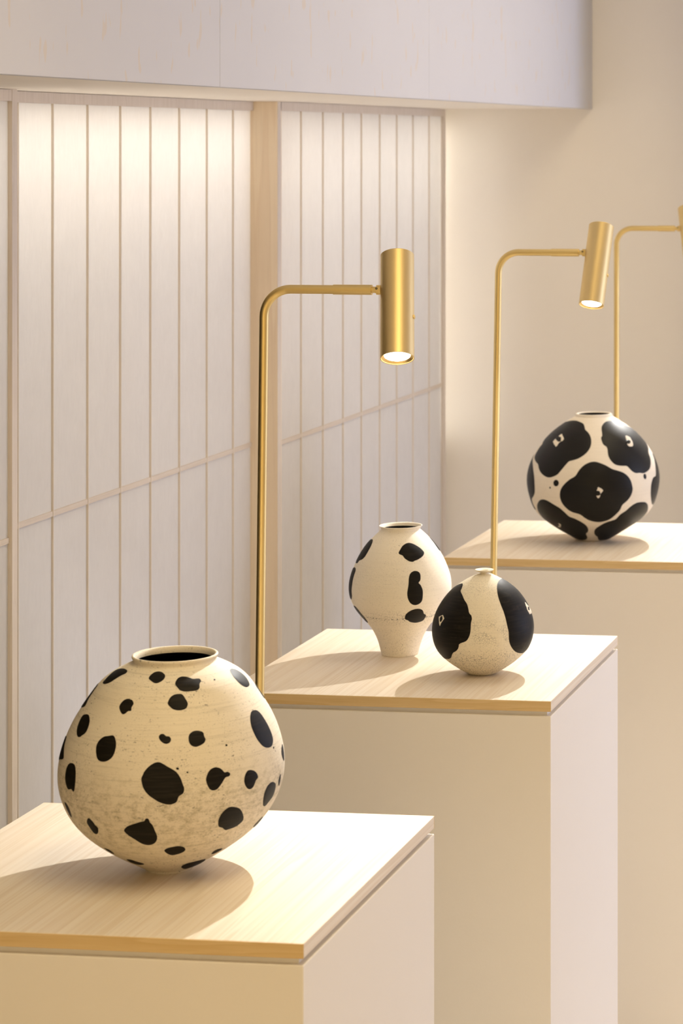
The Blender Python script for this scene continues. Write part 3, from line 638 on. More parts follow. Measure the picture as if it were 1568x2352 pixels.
  ('spot', [0.644,11.8,0.629,14.2,0.638,15.6,0.652,16.7,0.669,17.6,0.688,18.2,0.709,18.7,0.732,19,0.756,19.2,0.781,19.4,0.807,19.5,0.832,19.6,0.857,19.8,0.883,19.9,0.909,20,0.937,20.1,0.965,20.1,0.998,20,1.03,20,1.068,19.8,1.128,18.8,1.221,15.7,1.305,13.2,1.512,10.6,1.568,9.6,1.577,8.8,1.567,8.1,1.54,7.3,1.488,6.6,1.329,6.7,1.259,6.8,1.203,6.7,1.153,6.6,1.103,6.5,1.054,6.4,1.01,6.2,0.968,6,0.917,6,0.853,6.4,0.776,7.7,0.704,9.5]),
  ('spot', [0.412,140.7,0.408,140.2,0.402,140.1,0.396,140.3,0.391,140.8,0.387,141.4,0.387,142.1,0.392,142.6,0.398,142.7,0.404,142.5,0.409,142,0.413,141.4]),
  ('spot', [0.494,136.7,0.493,136.3,0.49,136,0.486,136,0.482,136.1,0.479,136.4,0.478,136.9,0.479,137.3,0.482,137.6,0.486,137.6,0.49,137.5,0.493,137.2]),
 ],
 'v2': [
  ('spot', [-1.248,148.8,-1.467,149.7,-1.524,151.7,-1.555,153.8,-1.576,155.8,-1.591,157.7,-1.604,159.6,-1.615,161.5,-1.625,163.4,-1.635,165.2,-1.641,167,-1.649,168.7,-1.654,170.5,-1.662,172.2,-1.67,173.9,-1.679,175.6,-1.687,177.2,-1.693,178.8,-1.694,180.3,-1.689,181.8,-1.672,183.1,-1.627,184.4,-1.333,185.9,-1.086,187,-0.953,185.9,-0.889,184.4,-0.849,182.7,-0.82,181,-0.799,179.3,-0.786,177.6,-0.777,175.9,-0.772,174.2,-0.77,172.4,-0.767,170.7,-0.768,169,-0.772,167.2,-0.776,165.4,-0.783,163.7,-0.795,162,-0.814,160.3,-0.841,158.7,-0.878,157.2,-0.937,156.2,-0.991,154.8,-1.005,153,-1.023,151.1,-1.089,149.5]),
  ('spot', [0.223,170.9,0.226,172.8,0.241,174.5,0.26,176.1,0.279,177.8,0.298,179.4,0.322,180.9,0.353,182.2,0.389,183.3,0.429,184.2,0.472,184.9,0.518,185.3,0.564,185.3,0.609,184.9,0.65,184.3,0.688,183.5,0.723,182.6,0.756,181.6,0.787,180.5,0.816,179.4,0.844,178.2,0.87,176.9,0.893,175.5,0.913,174.1,0.93,172.5,0.942,170.8,0.937,169,0.914,167.2,0.883,165.6,0.848,164.3,0.812,163.2,0.776,162.3,0.741,161.4,0.707,160.6,0.672,160,0.638,159.5,0.604,158.9,0.575,157.9,0.542,158,0.511,158.4,0.481,159.1,0.453,160,0.427,161.1,0.401,162.3,0.376,163.6,0.357,165.2,0.341,166.9,0.315,168.2,0.283,168.9,0.25,169.7]),
  ('spot', [-1.099,143.6,-1.231,141.5,-1.482,139,-1.541,137.4,-1.558,135.6,-1.56,133.6,-1.556,131.7,-1.55,129.6,-1.544,127.6,-1.539,125.6,-1.533,123.6,-1.53,121.5,-1.526,119.5,-1.523,117.5,-1.519,115.4,-1.514,113.3,-1.506,111.3,-1.496,109.2,-1.485,107.1,-1.479,105.1,-1.473,103,-1.467,101,-1.455,98.9,-1.435,97,-1.41,95,-1.378,93.1,-1.332,91.3,-1.092,91.9,-1.004,95.1,-0.966,97.7,-0.948,100.1,-0.945,102.3,-0.945,104.5,-0.948,106.6,-0.948,108.7,-0.945,110.9,-0.942,113,-0.942,115.2,-0.942,117.3,-0.942,119.4,-0.945,121.4,-0.946,123.5,-0.948,125.5,-0.948,127.6,-0.948,129.6,-0.949,131.6,-0.951,133.6,-0.949,135.6,-0.947,137.5,-0.95,139.5,-0.969,141.3,-1.01,143]),
  ('spot', [-1.152,81.8,-0.985,83.6,-0.932,82.8,-0.898,81.6,-0.876,80.1,-0.86,78.5,-0.846,76.9,-0.834,75.2,-0.824,73.6,-0.812,71.9,-0.801,70.3,-0.792,68.6,-0.788,66.9,-0.789,65,-0.796,63.1,-0.809,61,-0.826,58.9,-0.856,56.6,-0.998,54.3,-1.27,54.1,-1.339,55.4,-1.367,56.9,-1.378,58.4,-1.385,60,-1.388,61.7,-1.388,63.3,-1.385,65,-1.383,66.7,-1.38,68.4,-1.376,70.1,-1.371,71.9,-1.364,73.7,-1.35,75.5,-1.332,77.4,-1.303,79.3]),
  ('spot', [0.445,134.4,0.452,136.3,0.461,138.2,0.473,140,0.491,141.6,0.514,142.9,0.54,143.8,0.569,144.3,0.599,144.3,0.628,144,0.656,143.2,0.678,142,0.693,140.3,0.7,138.4,0.7,136.4,0.697,134.4,0.693,132.4,0.686,130.5,0.673,128.7,0.651,127.4,0.642,125.7,0.661,124.2,0.679,122.6,0.691,120.7,0.701,118.8,0.711,116.8,0.717,114.7,0.721,112.6,0.722,110.5,0.722,108.4,0.722,106.3,0.72,104.2,0.719,102.1,0.717,99.9,0.712,97.9,0.701,96,0.686,94.5,0.666,93.2,0.643,92.2,0.618,91.6,0.591,91.2,0.563,91.3,0.535,91.9,0.509,92.9,0.486,94.2,0.465,95.9,0.449,97.7,0.436,99.7,0.425,101.8,0.417,103.9,0.412,106,0.408,108.1,0.406,110.2,0.406,112.3,0.409,114.3,0.414,116.4,0.419,118.4,0.424,120.4,0.428,122.4,0.432,124.4,0.435,126.4,0.437,128.4,0.439,130.4,0.441,132.4]),
  ('spot', [0.383,69.5,0.382,71.9,0.387,74.2,0.399,76.3,0.416,78,0.435,79.4,0.457,80.7,0.48,81.8,0.504,82.7,0.528,83.5,0.555,84.1,0.582,84.5,0.61,84.7,0.639,84.7,0.669,84.5,0.701,83.9,0.733,82.8,0.764,81.2,0.791,79.1,0.811,76.6,0.836,74.2,0.878,73,0.916,71.3,0.927,69,0.93,66.8,0.93,64.8,0.925,62.9,0.909,61.4,0.879,60.6,0.845,60,0.808,59.6,0.77,59.3,0.731,59.2,0.689,59.4,0.649,59.8,0.608,60.3,0.568,61,0.529,62,0.495,63.5,0.462,65.2,0.428,66,0.397,67.2]),
  ('spot', [1.85,186.8,1.785,185.4,1.764,183.9,1.75,182.3,1.741,180.7,1.73,179.1,1.717,177.5,1.704,175.8,1.696,174.1,1.692,172.3,1.693,170.5,1.7,168.7,1.719,166.8,1.788,164.6,2.086,164.5,2.114,166.5,2.122,168.3,2.127,170.1,2.134,171.9,2.147,173.7,2.16,175.5,2.176,177.2,2.193,178.9,2.207,180.6,2.202,182.1,2.182,183.6,2.135,184.9]),
 ],
 'v2b': [
  ('spot', [-1.024,141.9,-0.834,140.4,-0.736,138.2,-0.673,135.8,-0.639,133.5,-0.547,131.3,-0.462,129.2,-0.395,126.9,-0.339,124.5,-0.286,122.2,-0.232,120,-0.186,117.7,-0.153,115.2,-0.127,112.4,-0.107,109.7,-0.09,106.8,-0.062,104.5,-0.025,102.5,-0.005,99.8,0.003,96.9,-0.004,94,-0.008,91.1,-0.006,88.1,-0.004,85,-0.004,82,-0.006,78.9,-0.012,75.8,-0.022,72.8,-0.038,69.8,-0.058,67,-0.087,64.6,-0.126,63,-0.168,61.9,-0.211,60.5,-0.246,58.3,-0.252,55,-0.273,51.7,-0.309,48.7,-0.357,46.4,-0.414,44.4,-0.463,41.1,-0.509,37.3,-0.582,33.4,-0.695,30.7,-0.819,29.5,-1.079,26.8,-1.286,28.2,-1.332,30.2,-1.367,32.4,-1.396,34.6,-1.417,37,-1.428,39.6,-1.439,42.3,-1.453,45,-1.469,47.9,-1.486,50.7,-1.5,53.7,-1.505,56.8,-1.509,59.8,-1.515,62.9,-1.53,66,-1.557,69.1,-1.585,72.2,-1.604,75.3,-1.616,78.4,-1.624,81.4,-1.634,84.5,-1.645,87.4,-1.654,90.4,-1.662,93.3,-1.668,96.2,-1.674,99,-1.68,101.8,-1.691,104.5,-1.705,107.3,-1.722,110,-1.741,112.7,-1.761,115.4,-1.781,118,-1.801,120.5,-1.819,122.9,-1.836,125.2,-1.847,127.4,-1.849,129.4,-1.835,131.2,-1.794,132.9,-1.711,134.3,-1.415,136.6,-1.279,138.9,-1.166,140.6]),
  ('mark', [-0.919,93.7,-0.901,95.5,-0.856,96.8,-0.815,98.1,-0.763,98.2,-0.725,96.8,-0.696,95.1,-0.69,93.3,-0.707,91.5,-0.722,89.7,-0.736,87.8,-0.749,85.9,-0.758,83.9,-0.769,81.9,-0.8,82.8,-0.822,84.5,-0.842,86.4,-0.862,88.2,-0.884,90,-0.904,91.8]),
  ('dot', [-0.733,92.4,-0.736,90.6,-0.749,88.9,-0.785,87.7,-0.821,88.8,-0.84,90.5,-0.847,92.3,-0.846,94.1,-0.834,95.9,-0.798,97,-0.759,96,-0.74,94.2]),
  ('spot', [2.236,145.3,1.498,146.7,1.203,145.8,1.01,144.2,0.885,142.1,0.804,139.8,0.751,137.4,0.718,134.9,0.694,132.4,0.679,129.8,0.67,127.2,0.667,124.6,0.668,122,0.671,119.4,0.676,116.7,0.682,114.1,0.69,111.5,0.699,108.8,0.707,106.1,0.712,103.4,0.717,100.6,0.722,97.8,0.727,95,0.73,92.1,0.734,89.2,0.739,86.3,0.745,83.4,0.753,80.4,0.76,77.4,0.764,74.4,0.766,71.3,0.768,68.2,0.773,65.1,0.781,61.9,0.795,58.7,0.818,55.5,0.848,52.3,0.885,49.2,0.932,46.2,0.99,43.3,1.064,40.7,1.151,38.7,1.257,36.8,1.384,35.4,1.504,35.3,1.786,35.1,1.886,36.8,1.949,38.7,1.987,40.9,2.013,43.3,2.033,45.8,2.05,48.4,2.066,51.1,2.076,53.9,2.082,56.8,2.087,59.7,2.096,62.7,2.112,65.6,2.125,68.6,2.133,71.6,2.139,74.6,2.146,77.6,2.155,80.6,2.165,83.5,2.175,86.5,2.183,89.4,2.188,92.3,2.191,95.1,2.195,97.9,2.2,100.7,2.208,103.4,2.216,106.1,2.227,108.8,2.238,111.5,2.25,114.1,2.261,116.6,2.272,119.2,2.286,121.6,2.3,124,2.317,126.2,2.332,128.4,2.344,130.5,2.351,132.4,2.358,134.3,2.369,136.1,2.388,138,2.427,139.8,2.483,141.7,2.518,143.4,2.501,144.8]),
  ('mark', [1.608,112.4,1.654,110.7,1.678,108.8,1.703,106.8,1.732,104.8,1.77,102.6,1.82,100.3,1.909,97.7,1.909,95.9,1.894,93.9,1.808,92.6,1.713,91.9,1.579,92.9,1.505,94.5,1.491,96.5,1.49,98.4,1.486,100.3,1.488,102.1,1.497,103.9,1.508,105.7,1.522,107.5,1.539,109.2,1.563,110.9]),
  ('dot', [1.706,100.7,1.678,99.7,1.639,98.8,1.581,98.5,1.544,99.6,1.537,100.9,1.544,102,1.559,103.2,1.591,104.1,1.657,104.4,1.712,103.1,1.72,101.8]),
 ],
 'v3': [
  ('spot', [-1.149,173.5,-1.189,176.7,-1.202,180.1,-1.212,183.4,-1.219,186.7,-1.225,190,-1.229,193.2,-1.215,196.4,-1.188,199.5,-1.286,201.9,-1.348,204.6,-1.502,206.7,-1.575,209.9,-1.616,213,-1.643,215.9,-1.668,218.8,-1.692,221.5,-1.717,224.2,-1.74,226.9,-1.765,229.4,-1.791,231.9,-1.811,234.3,-1.822,236.6,-1.81,238.6,-1.761,240.4,-1.625,241.9,-1.285,244.6,-1.14,246.3,-1.011,247.6,-0.884,248.6,-0.758,249.1,-0.628,249.2,-0.5,248.5,-0.384,247.5,-0.282,246.4,-0.192,244.7,-0.127,241.8,-0.085,238.6,-0.056,235.2,-0.008,232.7,0.04,230.4,0.079,227.8,0.109,224.9,0.131,221.6,0.145,218.2,0.152,214.8,0.154,211.2,0.152,207.7,0.145,204.2,0.132,201,0.116,197.9,0.097,194.9,0.077,192.2,0.054,189.7,0.029,187.4,0.003,185.3,-0.023,183.3,-0.05,181.5,-0.079,180,-0.109,178.8,-0.14,177.7,-0.171,176.6,-0.203,175.8,-0.226,173.5,-0.244,170.6,-0.261,167.7,-0.278,164.8,-0.294,161.8,-0.311,158.8,-0.328,155.8,-0.345,152.8,-0.363,149.8,-0.388,147.4,-0.417,145.4,-0.449,143.7,-0.482,142.2,-0.519,141.3,-0.558,141.4,-0.598,142.4,-0.638,143.9,-0.677,145.9,-0.715,148.3,-0.752,151,-0.786,154,-0.818,157.3,-0.843,160.7,-0.878,164,-0.942,165.8,-1.012,168,-1.08,170.6]),
  ('mark', [-0.798,209,-0.805,211.2,-0.795,213,-0.777,214.6,-0.759,216.2,-0.744,217.9,-0.736,219.7,-0.73,221.6,-0.721,223.3,-0.698,224.7,-0.642,223.8,-0.593,221.8,-0.552,219.7,-0.518,217.4,-0.488,215.1,-0.473,212.9,-0.504,212.3,-0.527,210.9,-0.547,209.5,-0.561,207.8,-0.567,205.7,-0.573,203.6,-0.581,201.6,-0.599,200.1,-0.639,201,-0.679,202.7,-0.721,204.6,-0.762,206.7]),
  ('dot', [-0.566,215.3,-0.549,212.9,-0.554,210.8,-0.578,209.4,-0.616,209.2,-0.663,210,-0.713,211.8,-0.756,214,-0.782,216.4,-0.785,218.5,-0.759,219.9,-0.71,220.2,-0.653,219.4,-0.601,217.7]),
  ('spot', [-1.559,179.7,-1.471,177.1,-1.334,175.5,-1.288,173.6,-1.253,171.4,-1.219,169.2,-1.18,167,-1.14,164.8,-1.104,162.6,-1.071,160.4,-1.041,158.1,-1.014,155.7,-0.99,153.3,-0.97,150.9,-0.951,148.4,-0.932,146,-0.917,143.5,-0.902,141,-0.89,138.4,-0.881,135.8,-0.873,133.1,-0.867,130.5,-0.862,127.8,-0.859,125.1,-0.857,122.3,-0.857,119.5,-0.857,116.7,-0.86,113.8,-0.866,111,-0.873,108,-0.885,105,-0.906,101.9,-0.939,98.9,-0.977,95.7,-1.033,92.5,-1.082,89.1,-1.102,85.9,-1.11,83,-1.113,80.3,-1.11,77.6,-1.098,75.3,-1.084,73,-1.075,70.7,-1.072,68.2,-1.145,65.4,-1.374,64.8,-1.445,66.5,-1.489,68.3,-1.518,70.4,-1.536,72.7,-1.548,75.1,-1.559,77.5,-1.568,80.1,-1.578,82.6,-1.585,85.2,-1.591,87.8,-1.596,90.5,-1.599,93.1,-1.601,95.8,-1.602,98.5,-1.6,101.3,-1.597,104,-1.593,106.8,-1.588,109.5,-1.583,112.3,-1.579,115,-1.576,117.8,-1.575,120.5,-1.576,123.3,-1.579,126,-1.584,128.7,-1.59,131.5,-1.596,134.2,-1.601,136.9,-1.605,139.7,-1.609,142.4,-1.61,145,-1.611,147.6,-1.609,150.3,-1.607,152.8,-1.603,155.4,-1.6,157.9,-1.597,160.4,-1.595,162.9,-1.593,165.4,-1.59,167.9,-1.588,170.3,-1.585,172.7,-1.583,175.1,-1.58,177.5]),
  ('spot', [-0.932,76.5,-0.902,80.3,-0.866,83.9,-0.827,87.4,-0.787,90.6,-0.743,93.1,-0.7,94.5,-0.66,95,-0.625,94.7,-0.593,93.9,-0.565,92.8,-0.538,91.6,-0.513,90.2,-0.488,88.6,-0.464,87.2,-0.44,85.7,-0.416,84.3,-0.393,82.9,-0.37,81.4,-0.349,79.7,-0.329,77.8,-0.311,75.7,-0.294,73.6,-0.277,71.4,-0.261,69.1,-0.246,66.8,-0.23,64.5,-0.211,62.7,-0.187,61.4,-0.162,60.5,-0.137,59.4,-0.114,58.1,-0.091,56.7,-0.069,55.2,-0.046,53.6,-0.025,51.8,-0.003,49.9,0.018,47.9,0.039,45.6,0.058,43.1,0.074,40.1,0.086,36.7,0.088,32.8,0.079,28.7,0.05,25.1,0.004,22.6,-0.019,18.8,-0.009,15.3,-0.016,11.4,-0.068,7.3,-0.161,4.8,-0.268,3.5,-0.38,2.7,-0.489,2.6,-0.59,2.8,-0.686,3.4,-0.762,4.3,-0.795,5.9,-0.819,7.5,-0.849,9.1,-0.88,10.6,-0.911,12.1,-0.943,13.5,-0.976,15,-1.012,16.4,-1.058,17.7,-1.181,18.8,-1.226,20.5,-1.254,22.1,-1.274,23.9,-1.29,25.6,-1.302,27.3,-1.312,29,-1.324,30.8,-1.337,32.5,-1.351,34.2,-1.362,36,-1.371,37.8,-1.373,39.7,-1.365,41.7,-1.341,43.9,-1.29,46.2,-1.114,49.8,-1.055,53.5,-1.032,56.6,-1.02,59.5,-1.009,62.6,-0.996,65.8,-0.978,69.2,-0.956,72.8]),
  ('mark', [-0.592,51.3,-0.581,49.6,-0.573,47.6,-0.559,45.8,-0.54,44.4,-0.522,42.9,-0.529,40.3,-0.594,36.1,-0.688,32.9,-0.744,32.9,-0.782,33.7,-0.687,37.3,-0.621,38.5,-0.597,41.4,-0.592,44,-0.59,46.4,-0.591,48.9]),
  ('spot', [-0.32,109.7,-0.313,114.4,-0.301,119,-0.284,123.2,-0.263,127.1,-0.239,130.7,-0.215,134.1,-0.189,137.2,-0.162,140.1,-0.132,142.6,-0.102,144.8,-0.075,147.5,-0.056,151.1,-0.041,155,-0.025,158.7,-0.004,162.1,0.019,165.2,0.045,168.1,0.074,170.5,0.106,172.6,0.139,174.2,0.175,175.1,0.212,175.4,0.249,175,0.285,173.8,0.319,172.3,0.353,170.6,0.385,168.7,0.417,166.6,0.447,164.3,0.477,162,0.508,159.9,0.542,158.4,0.577,157,0.612,155.5,0.646,153.9,0.679,151.7,0.709,149,0.736,145.9,0.759,142.3,0.779,138.3,0.794,134.1,0.805,129.7,0.814,125.1,0.823,120.5,0.826,115.8,0.821,111.3,0.812,107,0.799,102.9,0.78,99.2,0.759,95.8,0.734,92.7,0.706,90,0.679,87.2,0.662,83.4,0.656,78.9,0.641,75,0.622,71.4,0.6,68.1,0.577,64.9,0.553,61.7,0.527,58.8,0.498,56.2,0.465,54.3,0.428,52.8,0.389,51.7,0.349,50.9,0.307,50.7,0.264,51,0.222,51.9,0.182,53.2,0.143,54.7,0.107,56.7,0.075,59.4,0.045,62.1,0.018,65.3,-0.012,67.9,-0.046,69.5,-0.082,70.7,-0.118,71.8,-0.152,73.4,-0.184,75.5,-0.212,78.1,-0.238,81.1,-0.262,84.4,-0.283,87.9,-0.3,91.8,-0.312,96,-0.32,100.4,-0.323,105]),
  ('mark', [0.254,121.4,0.259,124.2,0.272,126.1,0.292,125.4,0.31,124,0.328,122.4,0.344,120.5,0.35,117.9,0.338,115.7,0.324,113.6,0.314,111.2,0.308,108.5,0.301,105.8,0.291,103.3,0.272,102.7,0.256,104.5,0.248,107.2,0.247,110.1,0.248,113,0.249,115.8,0.251,118.6]),
  ('dot', [0.31,113.2,0.306,110.4,0.291,108.4,0.271,107.7,0.251,108.5,0.236,110.6,0.231,113.4,0.236,116.1,0.25,118.1,0.27,118.8,0.29,118,0.305,115.9]),
  ('spot', [0.435,235.9,0.458,239.1,0.501,242,0.563,244.5,0.642,246.6,0.736,248.1,0.837,248.7,0.938,248.9,1.04,248.6,1.135,248,1.222,247.1,1.297,245.8,1.357,244.3,1.403,242.6,1.444,240.8,1.484,238.9,1.53,237,1.592,235.1,1.669,233.1,1.766,230.8,1.982,227.8,2.043,225.8,2.069,223.6,2.081,221.3,2.083,218.8,2.076,216.2,2.06,213.5,2.038,210.6,2.012,207.6,1.98,204.6,1.94,201.5,1.866,198.3,1.74,196.3,1.684,193.6,1.627,190.8,1.559,188,1.494,185.2,1.448,182.1,1.427,178.9,1.422,175.6,1.407,172.2,1.387,168.9,1.364,165.5,1.34,162.2,1.313,159,1.284,155.8,1.249,152.8,1.207,150.5,1.162,148.7,1.118,147.4,1.075,146.6,1.032,146.8,0.995,148.1,0.957,148.6,0.919,148.4,0.885,149.4,0.856,151.4,0.832,153.8,0.812,156.5,0.793,159.3,0.776,162.1,0.754,164.3,0.721,165,0.688,165.1,0.656,165.4,0.625,166,0.595,166.8,0.567,168,0.542,169.8,0.521,172.2,0.503,174.8,0.487,177.7,0.474,180.7,0.464,183.8,0.458,187.1,0.458,190.5,0.46,193.9,0.463,197.3,0.462,200.6,0.447,203.4,0.419,205.3,0.395,207.5,0.383,210.6,0.376,213.7,0.369,216.9,0.374,220.2,0.403,222.9,0.413,226.2,0.418,229.5,0.424,232.7]),
  ('mark', [1.038,220.8,1.081,220.4,1.111,219.3,1.132,217.8,1.141,215.9,1.137,213.7,1.129,211.4,1.121,209.1,1.111,206.7,1.099,204.3,1.083,201.9,1.052,199.8,1.011,199.3,0.975,199.5,0.945,200.2,0.925,201.8,0.924,204.1,0.931,206.5,0.943,209,0.958,211.4,0.972,213.9,0.985,216.3,1.003,218.7]),
  ('dot', [1.052,207.1,1.014,205.3,0.974,204.5,0.94,204.8,0.916,205.9,0.908,207.9,0.922,210.3,0.958,212.2,1.001,213,1.04,212.7,1.066,211.4,1.071,209.5]),
  ('spot', [1.052,141.7,1.061,143.8,1.08,145.4,1.105,144.6,1.116,142.5,1.121,140.2,1.118,137.9,1.112,135.7,1.093,134.2,1.068,135,1.054,137,1.05,139.4]),
  ('spot', [-0.333,132,-0.336,129.3,-0.348,126.8,-0.368,125.2,-0.392,125,-0.413,126.2,-0.426,128.5,-0.431,131.2,-0.429,133.9,-0.417,136.3,-0.398,138,-0.374,138.2,-0.353,136.9,-0.339,134.7]),
  ('spot', [-0.476,121.4,-0.478,120.5,-0.483,119.7,-0.492,119.3,-0.5,119.5,-0.505,120.2,-0.507,121.1,-0.505,122.1,-0.499,122.9,-0.491,123.3,-0.483,123,-0.477,122.3]),
  ('spot', [1.731,178.2,1.674,176.4,1.65,174.2,1.632,171.9,1.616,169.5,1.599,167.1,1.579,164.8,1.558,162.4,1.539,160,1.522,157.6,1.506,155.1,1.492,152.7,1.48,150.1,1.468,147.6,1.458,145.1,1.448,142.5,1.439,140,1.426,137.5,1.402,135.3,1.353,135,1.313,134,1.292,131.9,1.276,129.6,1.263,127.2,1.253,124.7,1.246,122.1,1.242,119.5,1.24,116.8,1.241,114,1.244,111.3,1.248,108.4,1.254,105.6,1.262,102.7,1.273,99.8,1.286,96.8,1.301,93.8,1.321,90.7,1.343,87.5,1.369,84.4,1.401,81.1,1.445,77.6,1.532,73.7,1.668,72.7,1.76,74.7,1.788,77.1,1.809,79.5,1.827,81.9,1.841,84.4,1.854,87,1.865,89.5,1.875,92.1,1.884,94.6,1.891,97.2,1.899,99.8,1.905,102.4,1.911,105.1,1.914,107.7,1.917,110.4,1.919,113,1.919,115.7,1.919,118.4,1.919,121.1,1.918,123.8,1.918,126.5,1.918,129.1,1.918,131.8,1.918,134.5,1.919,137.2,1.921,139.8,1.925,142.5,1.93,145.1,1.936,147.8,1.943,150.4,1.951,153,1.956,155.6,1.958,158.2,1.956,160.7,1.951,163.2,1.944,165.6,1.936,168,1.924,170.4,1.908,172.7,1.881,175]),
  ('spot', [0.233,25.9,0.237,29.9,0.253,33.4,0.276,36.1,0.301,38.4,0.326,40.4,0.35,42.4,0.374,44.3,0.397,46.1,0.42,47.7,0.444,49.2,0.469,50.4,0.495,51.3,0.521,52.2,0.548,53,0.573,53.9,0.599,54.8,0.62,56.3,0.634,58.7,0.645,61.3,0.657,63.8,0.673,65.9,0.692,67.7,0.713,69.4,0.733,71,0.754,72.7,0.773,74.6,0.79,76.6,0.808,78.7,0.827,80.6,0.848,82.4,0.87,84,0.894,85.5,0.92,86.7,0.949,87.6,0.981,87.9,1.016,87.9,1.054,87.6,1.094,87,1.138,86.1,1.186,84.4,1.235,81.4,1.275,77.8,1.308,74,1.341,70.2,1.376,66.3,1.409,62.6,1.434,59.2,1.452,56.2,1.465,53.4,1.482,50.7,1.508,47.9,1.558,44.9,1.618,42.7,1.62,40.8,1.612,38.9,1.603,37.1,1.576,35.3,1.495,34.1,1.462,32.7,1.437,31.3,1.419,29.7,1.403,28.1,1.395,26.4,1.388,24.6,1.384,22.8,1.379,21,1.374,19.3,1.37,17.5,1.363,15.7,1.355,13.9,1.345,12.2,1.337,10.5,1.327,8.7,1.31,7,1.285,5.4,1.243,4,1.188,2.7,1.091,2.2,0.973,2.2,0.862,2.2,0.759,2.2,0.662,2.2,0.567,2.5,0.463,5.2,0.409,8.9,0.372,12.7,0.314,15.1,0.268,17.9,0.242,21.8]),
 ],
}

def vase(key, label, bx, by, lean, zk, rk, foot, ztop, lip, inner, body_mat, black, inner_mat):
    root = tag(empty('ceramic_vase', (bx, by, TOP)), label, 'vase', 'black and cream ceramic vases')
    rf = spline_fn(zk, rk)
    prof = [(0.0004, foot[0][1])] + list(foot)
    N = 110
    prof += [(rf(zk[0] + (ztop - zk[0]) * i / N), zk[0] + (ztop - zk[0]) * i / N) for i in range(N + 1)]
    prof += lip
    lathe('body', prof, body_mat, root, 176, lean)
    lathe('inner_glaze', inner, inner_mat, root, 96, lean)
    for kind, flat in SPOTS[key]:
        pts = [(flat[i], flat[i + 1] / 1000.0) for i in range(0, len(flat), 2)]
        if kind == 'spot':
            blob('painted_spot', pts, rf, lean, 0.00045, black, root)
        elif kind == 'mark':
            blob('bare_mark', pts, rf, lean, 0.00075, body_mat, root)
        else:
            blob('mark_dot', pts, rf, lean, 0.00105, black, root)
    return root

INK = (0.0070, 0.0056, 0.0038)
M['g1'] = glaze('brushed_black_slip', INK, 0.48, 0.08, 0.04)
M['g2'] = glaze('matt_black_slip', INK, 0.50, 0.05, 0.03)
M['g2b'] = glaze('rubbed_black_slip', INK, 0.46, 0.07, 0.16)
M['g3'] = glaze('glossy_black_glaze', (0.006, 0.005, 0.0035), 0.40, 0.02, 0.02, 0.22)
M['dark'] = glaze('dark_interior_glaze', (0.004, 0.0035, 0.003), 0.5)
M['c1'] = ceramic('cream_slip_brushed', (0.79, 0.72, 0.595), (0.72, 0.64, 0.50), 0.50,
                  [(560, 0.61, 0.40), (230, 0.66, 0.75)], None, None, (0.040, 0.125, 0.03, 0.80))
M['c2'] = ceramic('cream_slip_speckled', (0.90, 0.84, 0.72), (0.86, 0.785, 0.65), 0.12,
                  [(900, 0.635, 0.50), (420, 0.68, 0.7)],
                  [(0.058, 0.080, 0.008, 560, 0.60, 0.70), (0.0660, 0.0688, 0.0012, 330, 0.56, 0.95), (0.0, 0.055, 0.02, 680, 0.63, 0.6), (0.120, 0.150, 0.02, 850, 0.62, 0.40)])
M['c2b'] = ceramic('cream_slip_crackled', (0.88, 0.81, 0.65), (0.83, 0.745, 0.57), 0.16,
                   [(820, 0.625, 0.55)],
                   [(0.0, 0.045, 0.012, 600, 0.59, 0.80), (0.02, 0.05, 0.01, 280, 0.67, 0.9), (0.125, 0.15, 0.015, 700, 0.60, 0.5)],
                   (0.058, 0.094, 0.012, 290, 0.75))
M['c3'] = ceramic('cream_slip_smooth', (0.82, 0.75, 0.63), (0.77, 0.69, 0.56), 0.18, [(560, 0.66, 0.45)], [(0.05, 0.09, 0.02, 600, 0.62, 0.4)])

vase('v1', 'round cream vase with many small black spots on the nearest plinth', -1.0721, 2.8505, 0.0267,
     [0.0039, 0.0193, 0.0481, 0.077, 0.1107, 0.1444, 0.1781, 0.203, 0.2205, 0.2305, 0.2362],
     [0.03, 0.0568, 0.0958, 0.1169, 0.1254, 0.1211, 0.107, 0.0908, 0.0753, 0.0589, 0.0462],
     [(0.0258, 0.0), (0.0266, 0.0008), (0.0272, 0.0030)], 0.2355,
     [(0.0462, 0.2370), (0.0464, 0.2388), (0.0474, 0.2406), (0.0480, 0.2420), (0.0478, 0.2433), (0.0468, 0.2440), (0.0456, 0.2438), (0.0445, 0.2428), (0.0436, 0.2410), (0.0432, 0.2385), (0.0432, 0.2368)],
     [(0.0432, 0.2369), (0.0440, 0.2340), (0.060, 0.222), (0.083, 0.200), (0.108, 0.160), (0.115, 0.11), (0.094, 0.06), (0.042, 0.02), (0.0005, 0.012)],
     M['c1'], M['g1'], M['dark'])
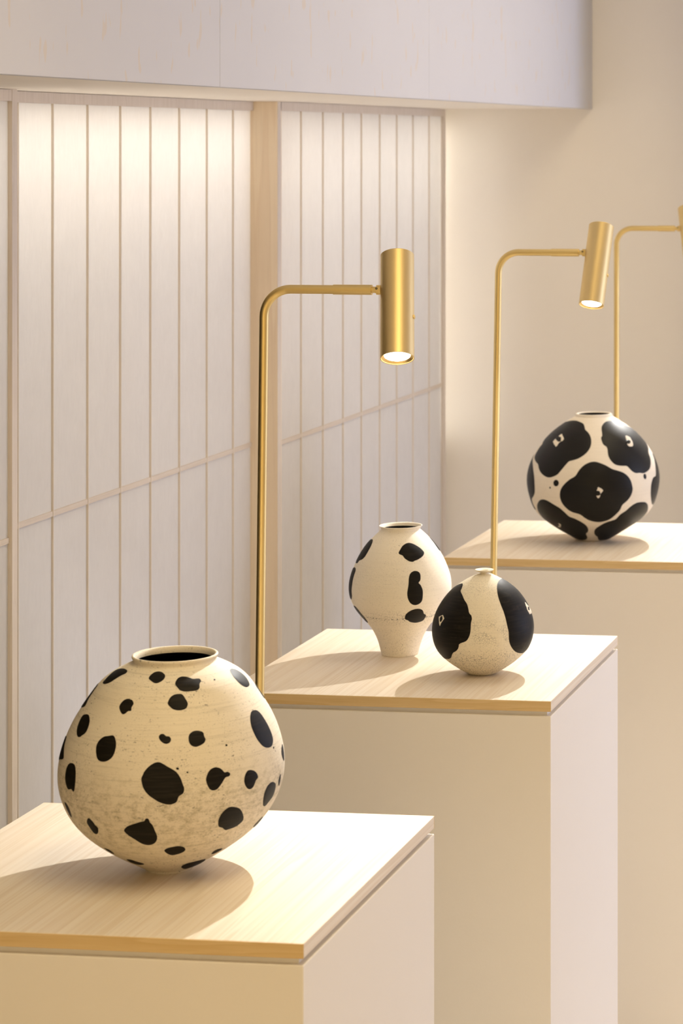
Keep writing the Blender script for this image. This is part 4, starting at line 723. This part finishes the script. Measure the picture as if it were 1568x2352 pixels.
vase('v2', 'cream vase with a flared rim tapering to a narrow foot, on the middle plinth', -1.1523, 4.0883, 0.0063,
     [0.0, 0.0205, 0.0462, 0.0719, 0.0976, 0.1232, 0.154, 0.1797, 0.2003],
     [0.0292, 0.0345, 0.0474, 0.0686, 0.0805, 0.0801, 0.0687, 0.0523, 0.0315],
     [(0.0284, 0.0)], 0.2003,
     [(0.0312, 0.2018), (0.0316, 0.2032), (0.0328, 0.2050), (0.0340, 0.2063), (0.0343, 0.2070), (0.0338, 0.2074), (0.0326, 0.2064), (0.0312, 0.2046), (0.0304, 0.2030), (0.0300, 0.2020)],
     [(0.0300, 0.2021), (0.0285, 0.198), (0.048, 0.176), (0.064, 0.150), (0.075, 0.12), (0.074, 0.095), (0.058, 0.068), (0.03, 0.03), (0.0005, 0.02)],
     M['c2'], M['g2'], M['dark'])
vase('v2b', 'squat egg-shaped cream vase with two big black patches and a tiny flared neck', -0.9841, 3.9562, 0.0204,
     [0.0019, 0.0144, 0.0336, 0.0575, 0.0863, 0.115, 0.1342, 0.1486, 0.1553],
     [0.0238, 0.0438, 0.0659, 0.077, 0.076, 0.0624, 0.045, 0.0228, 0.0094],
     [(0.0180, 0.0), (0.0200, 0.0004)], 0.1532,
     [(0.0085, 0.1541), (0.0066, 0.1548), (0.0060, 0.1560), (0.0066, 0.1570), (0.0100, 0.1583), (0.0137, 0.1596), (0.0146, 0.1604), (0.0145, 0.1610), (0.0136, 0.1614), (0.0110, 0.1608), (0.0070, 0.1600), (0.0046, 0.1588), (0.0038, 0.1560)],
     [(0.0038, 0.1561), (0.0038, 0.15), (0.040, 0.13), (0.066, 0.09), (0.06, 0.04), (0.0005, 0.012)],
     M['c2b'], M['g2b'], M['dark'])
vase('v3', 'round cream vase with large glossy black patches on the farthest plinth', -1.0881, 5.3193, 0.0069,
     [0.0022, 0.0218, 0.0546, 0.0873, 0.1255, 0.1637, 0.2018, 0.2291, 0.2564],
     [0.0377, 0.0689, 0.1128, 0.1304, 0.137, 0.1286, 0.1055, 0.0778, 0.0369],
     [(0.0310, 0.0), (0.0330, 0.0006)], 0.2535,
     [(0.0398, 0.2545), (0.0386, 0.2556), (0.0380, 0.2575), (0.0378, 0.2592), (0.0370, 0.2604), (0.0356, 0.2609), (0.0342, 0.2606), (0.0333, 0.2598), (0.0328, 0.2585)],
     [(0.0328, 0.2586), (0.0330, 0.254), (0.07, 0.225), (0.098, 0.20), (0.12, 0.16), (0.128, 0.12), (0.12, 0.08), (0.06, 0.03), (0.0005, 0.012)],
     M['c3'], M['g3'], M['dark'])
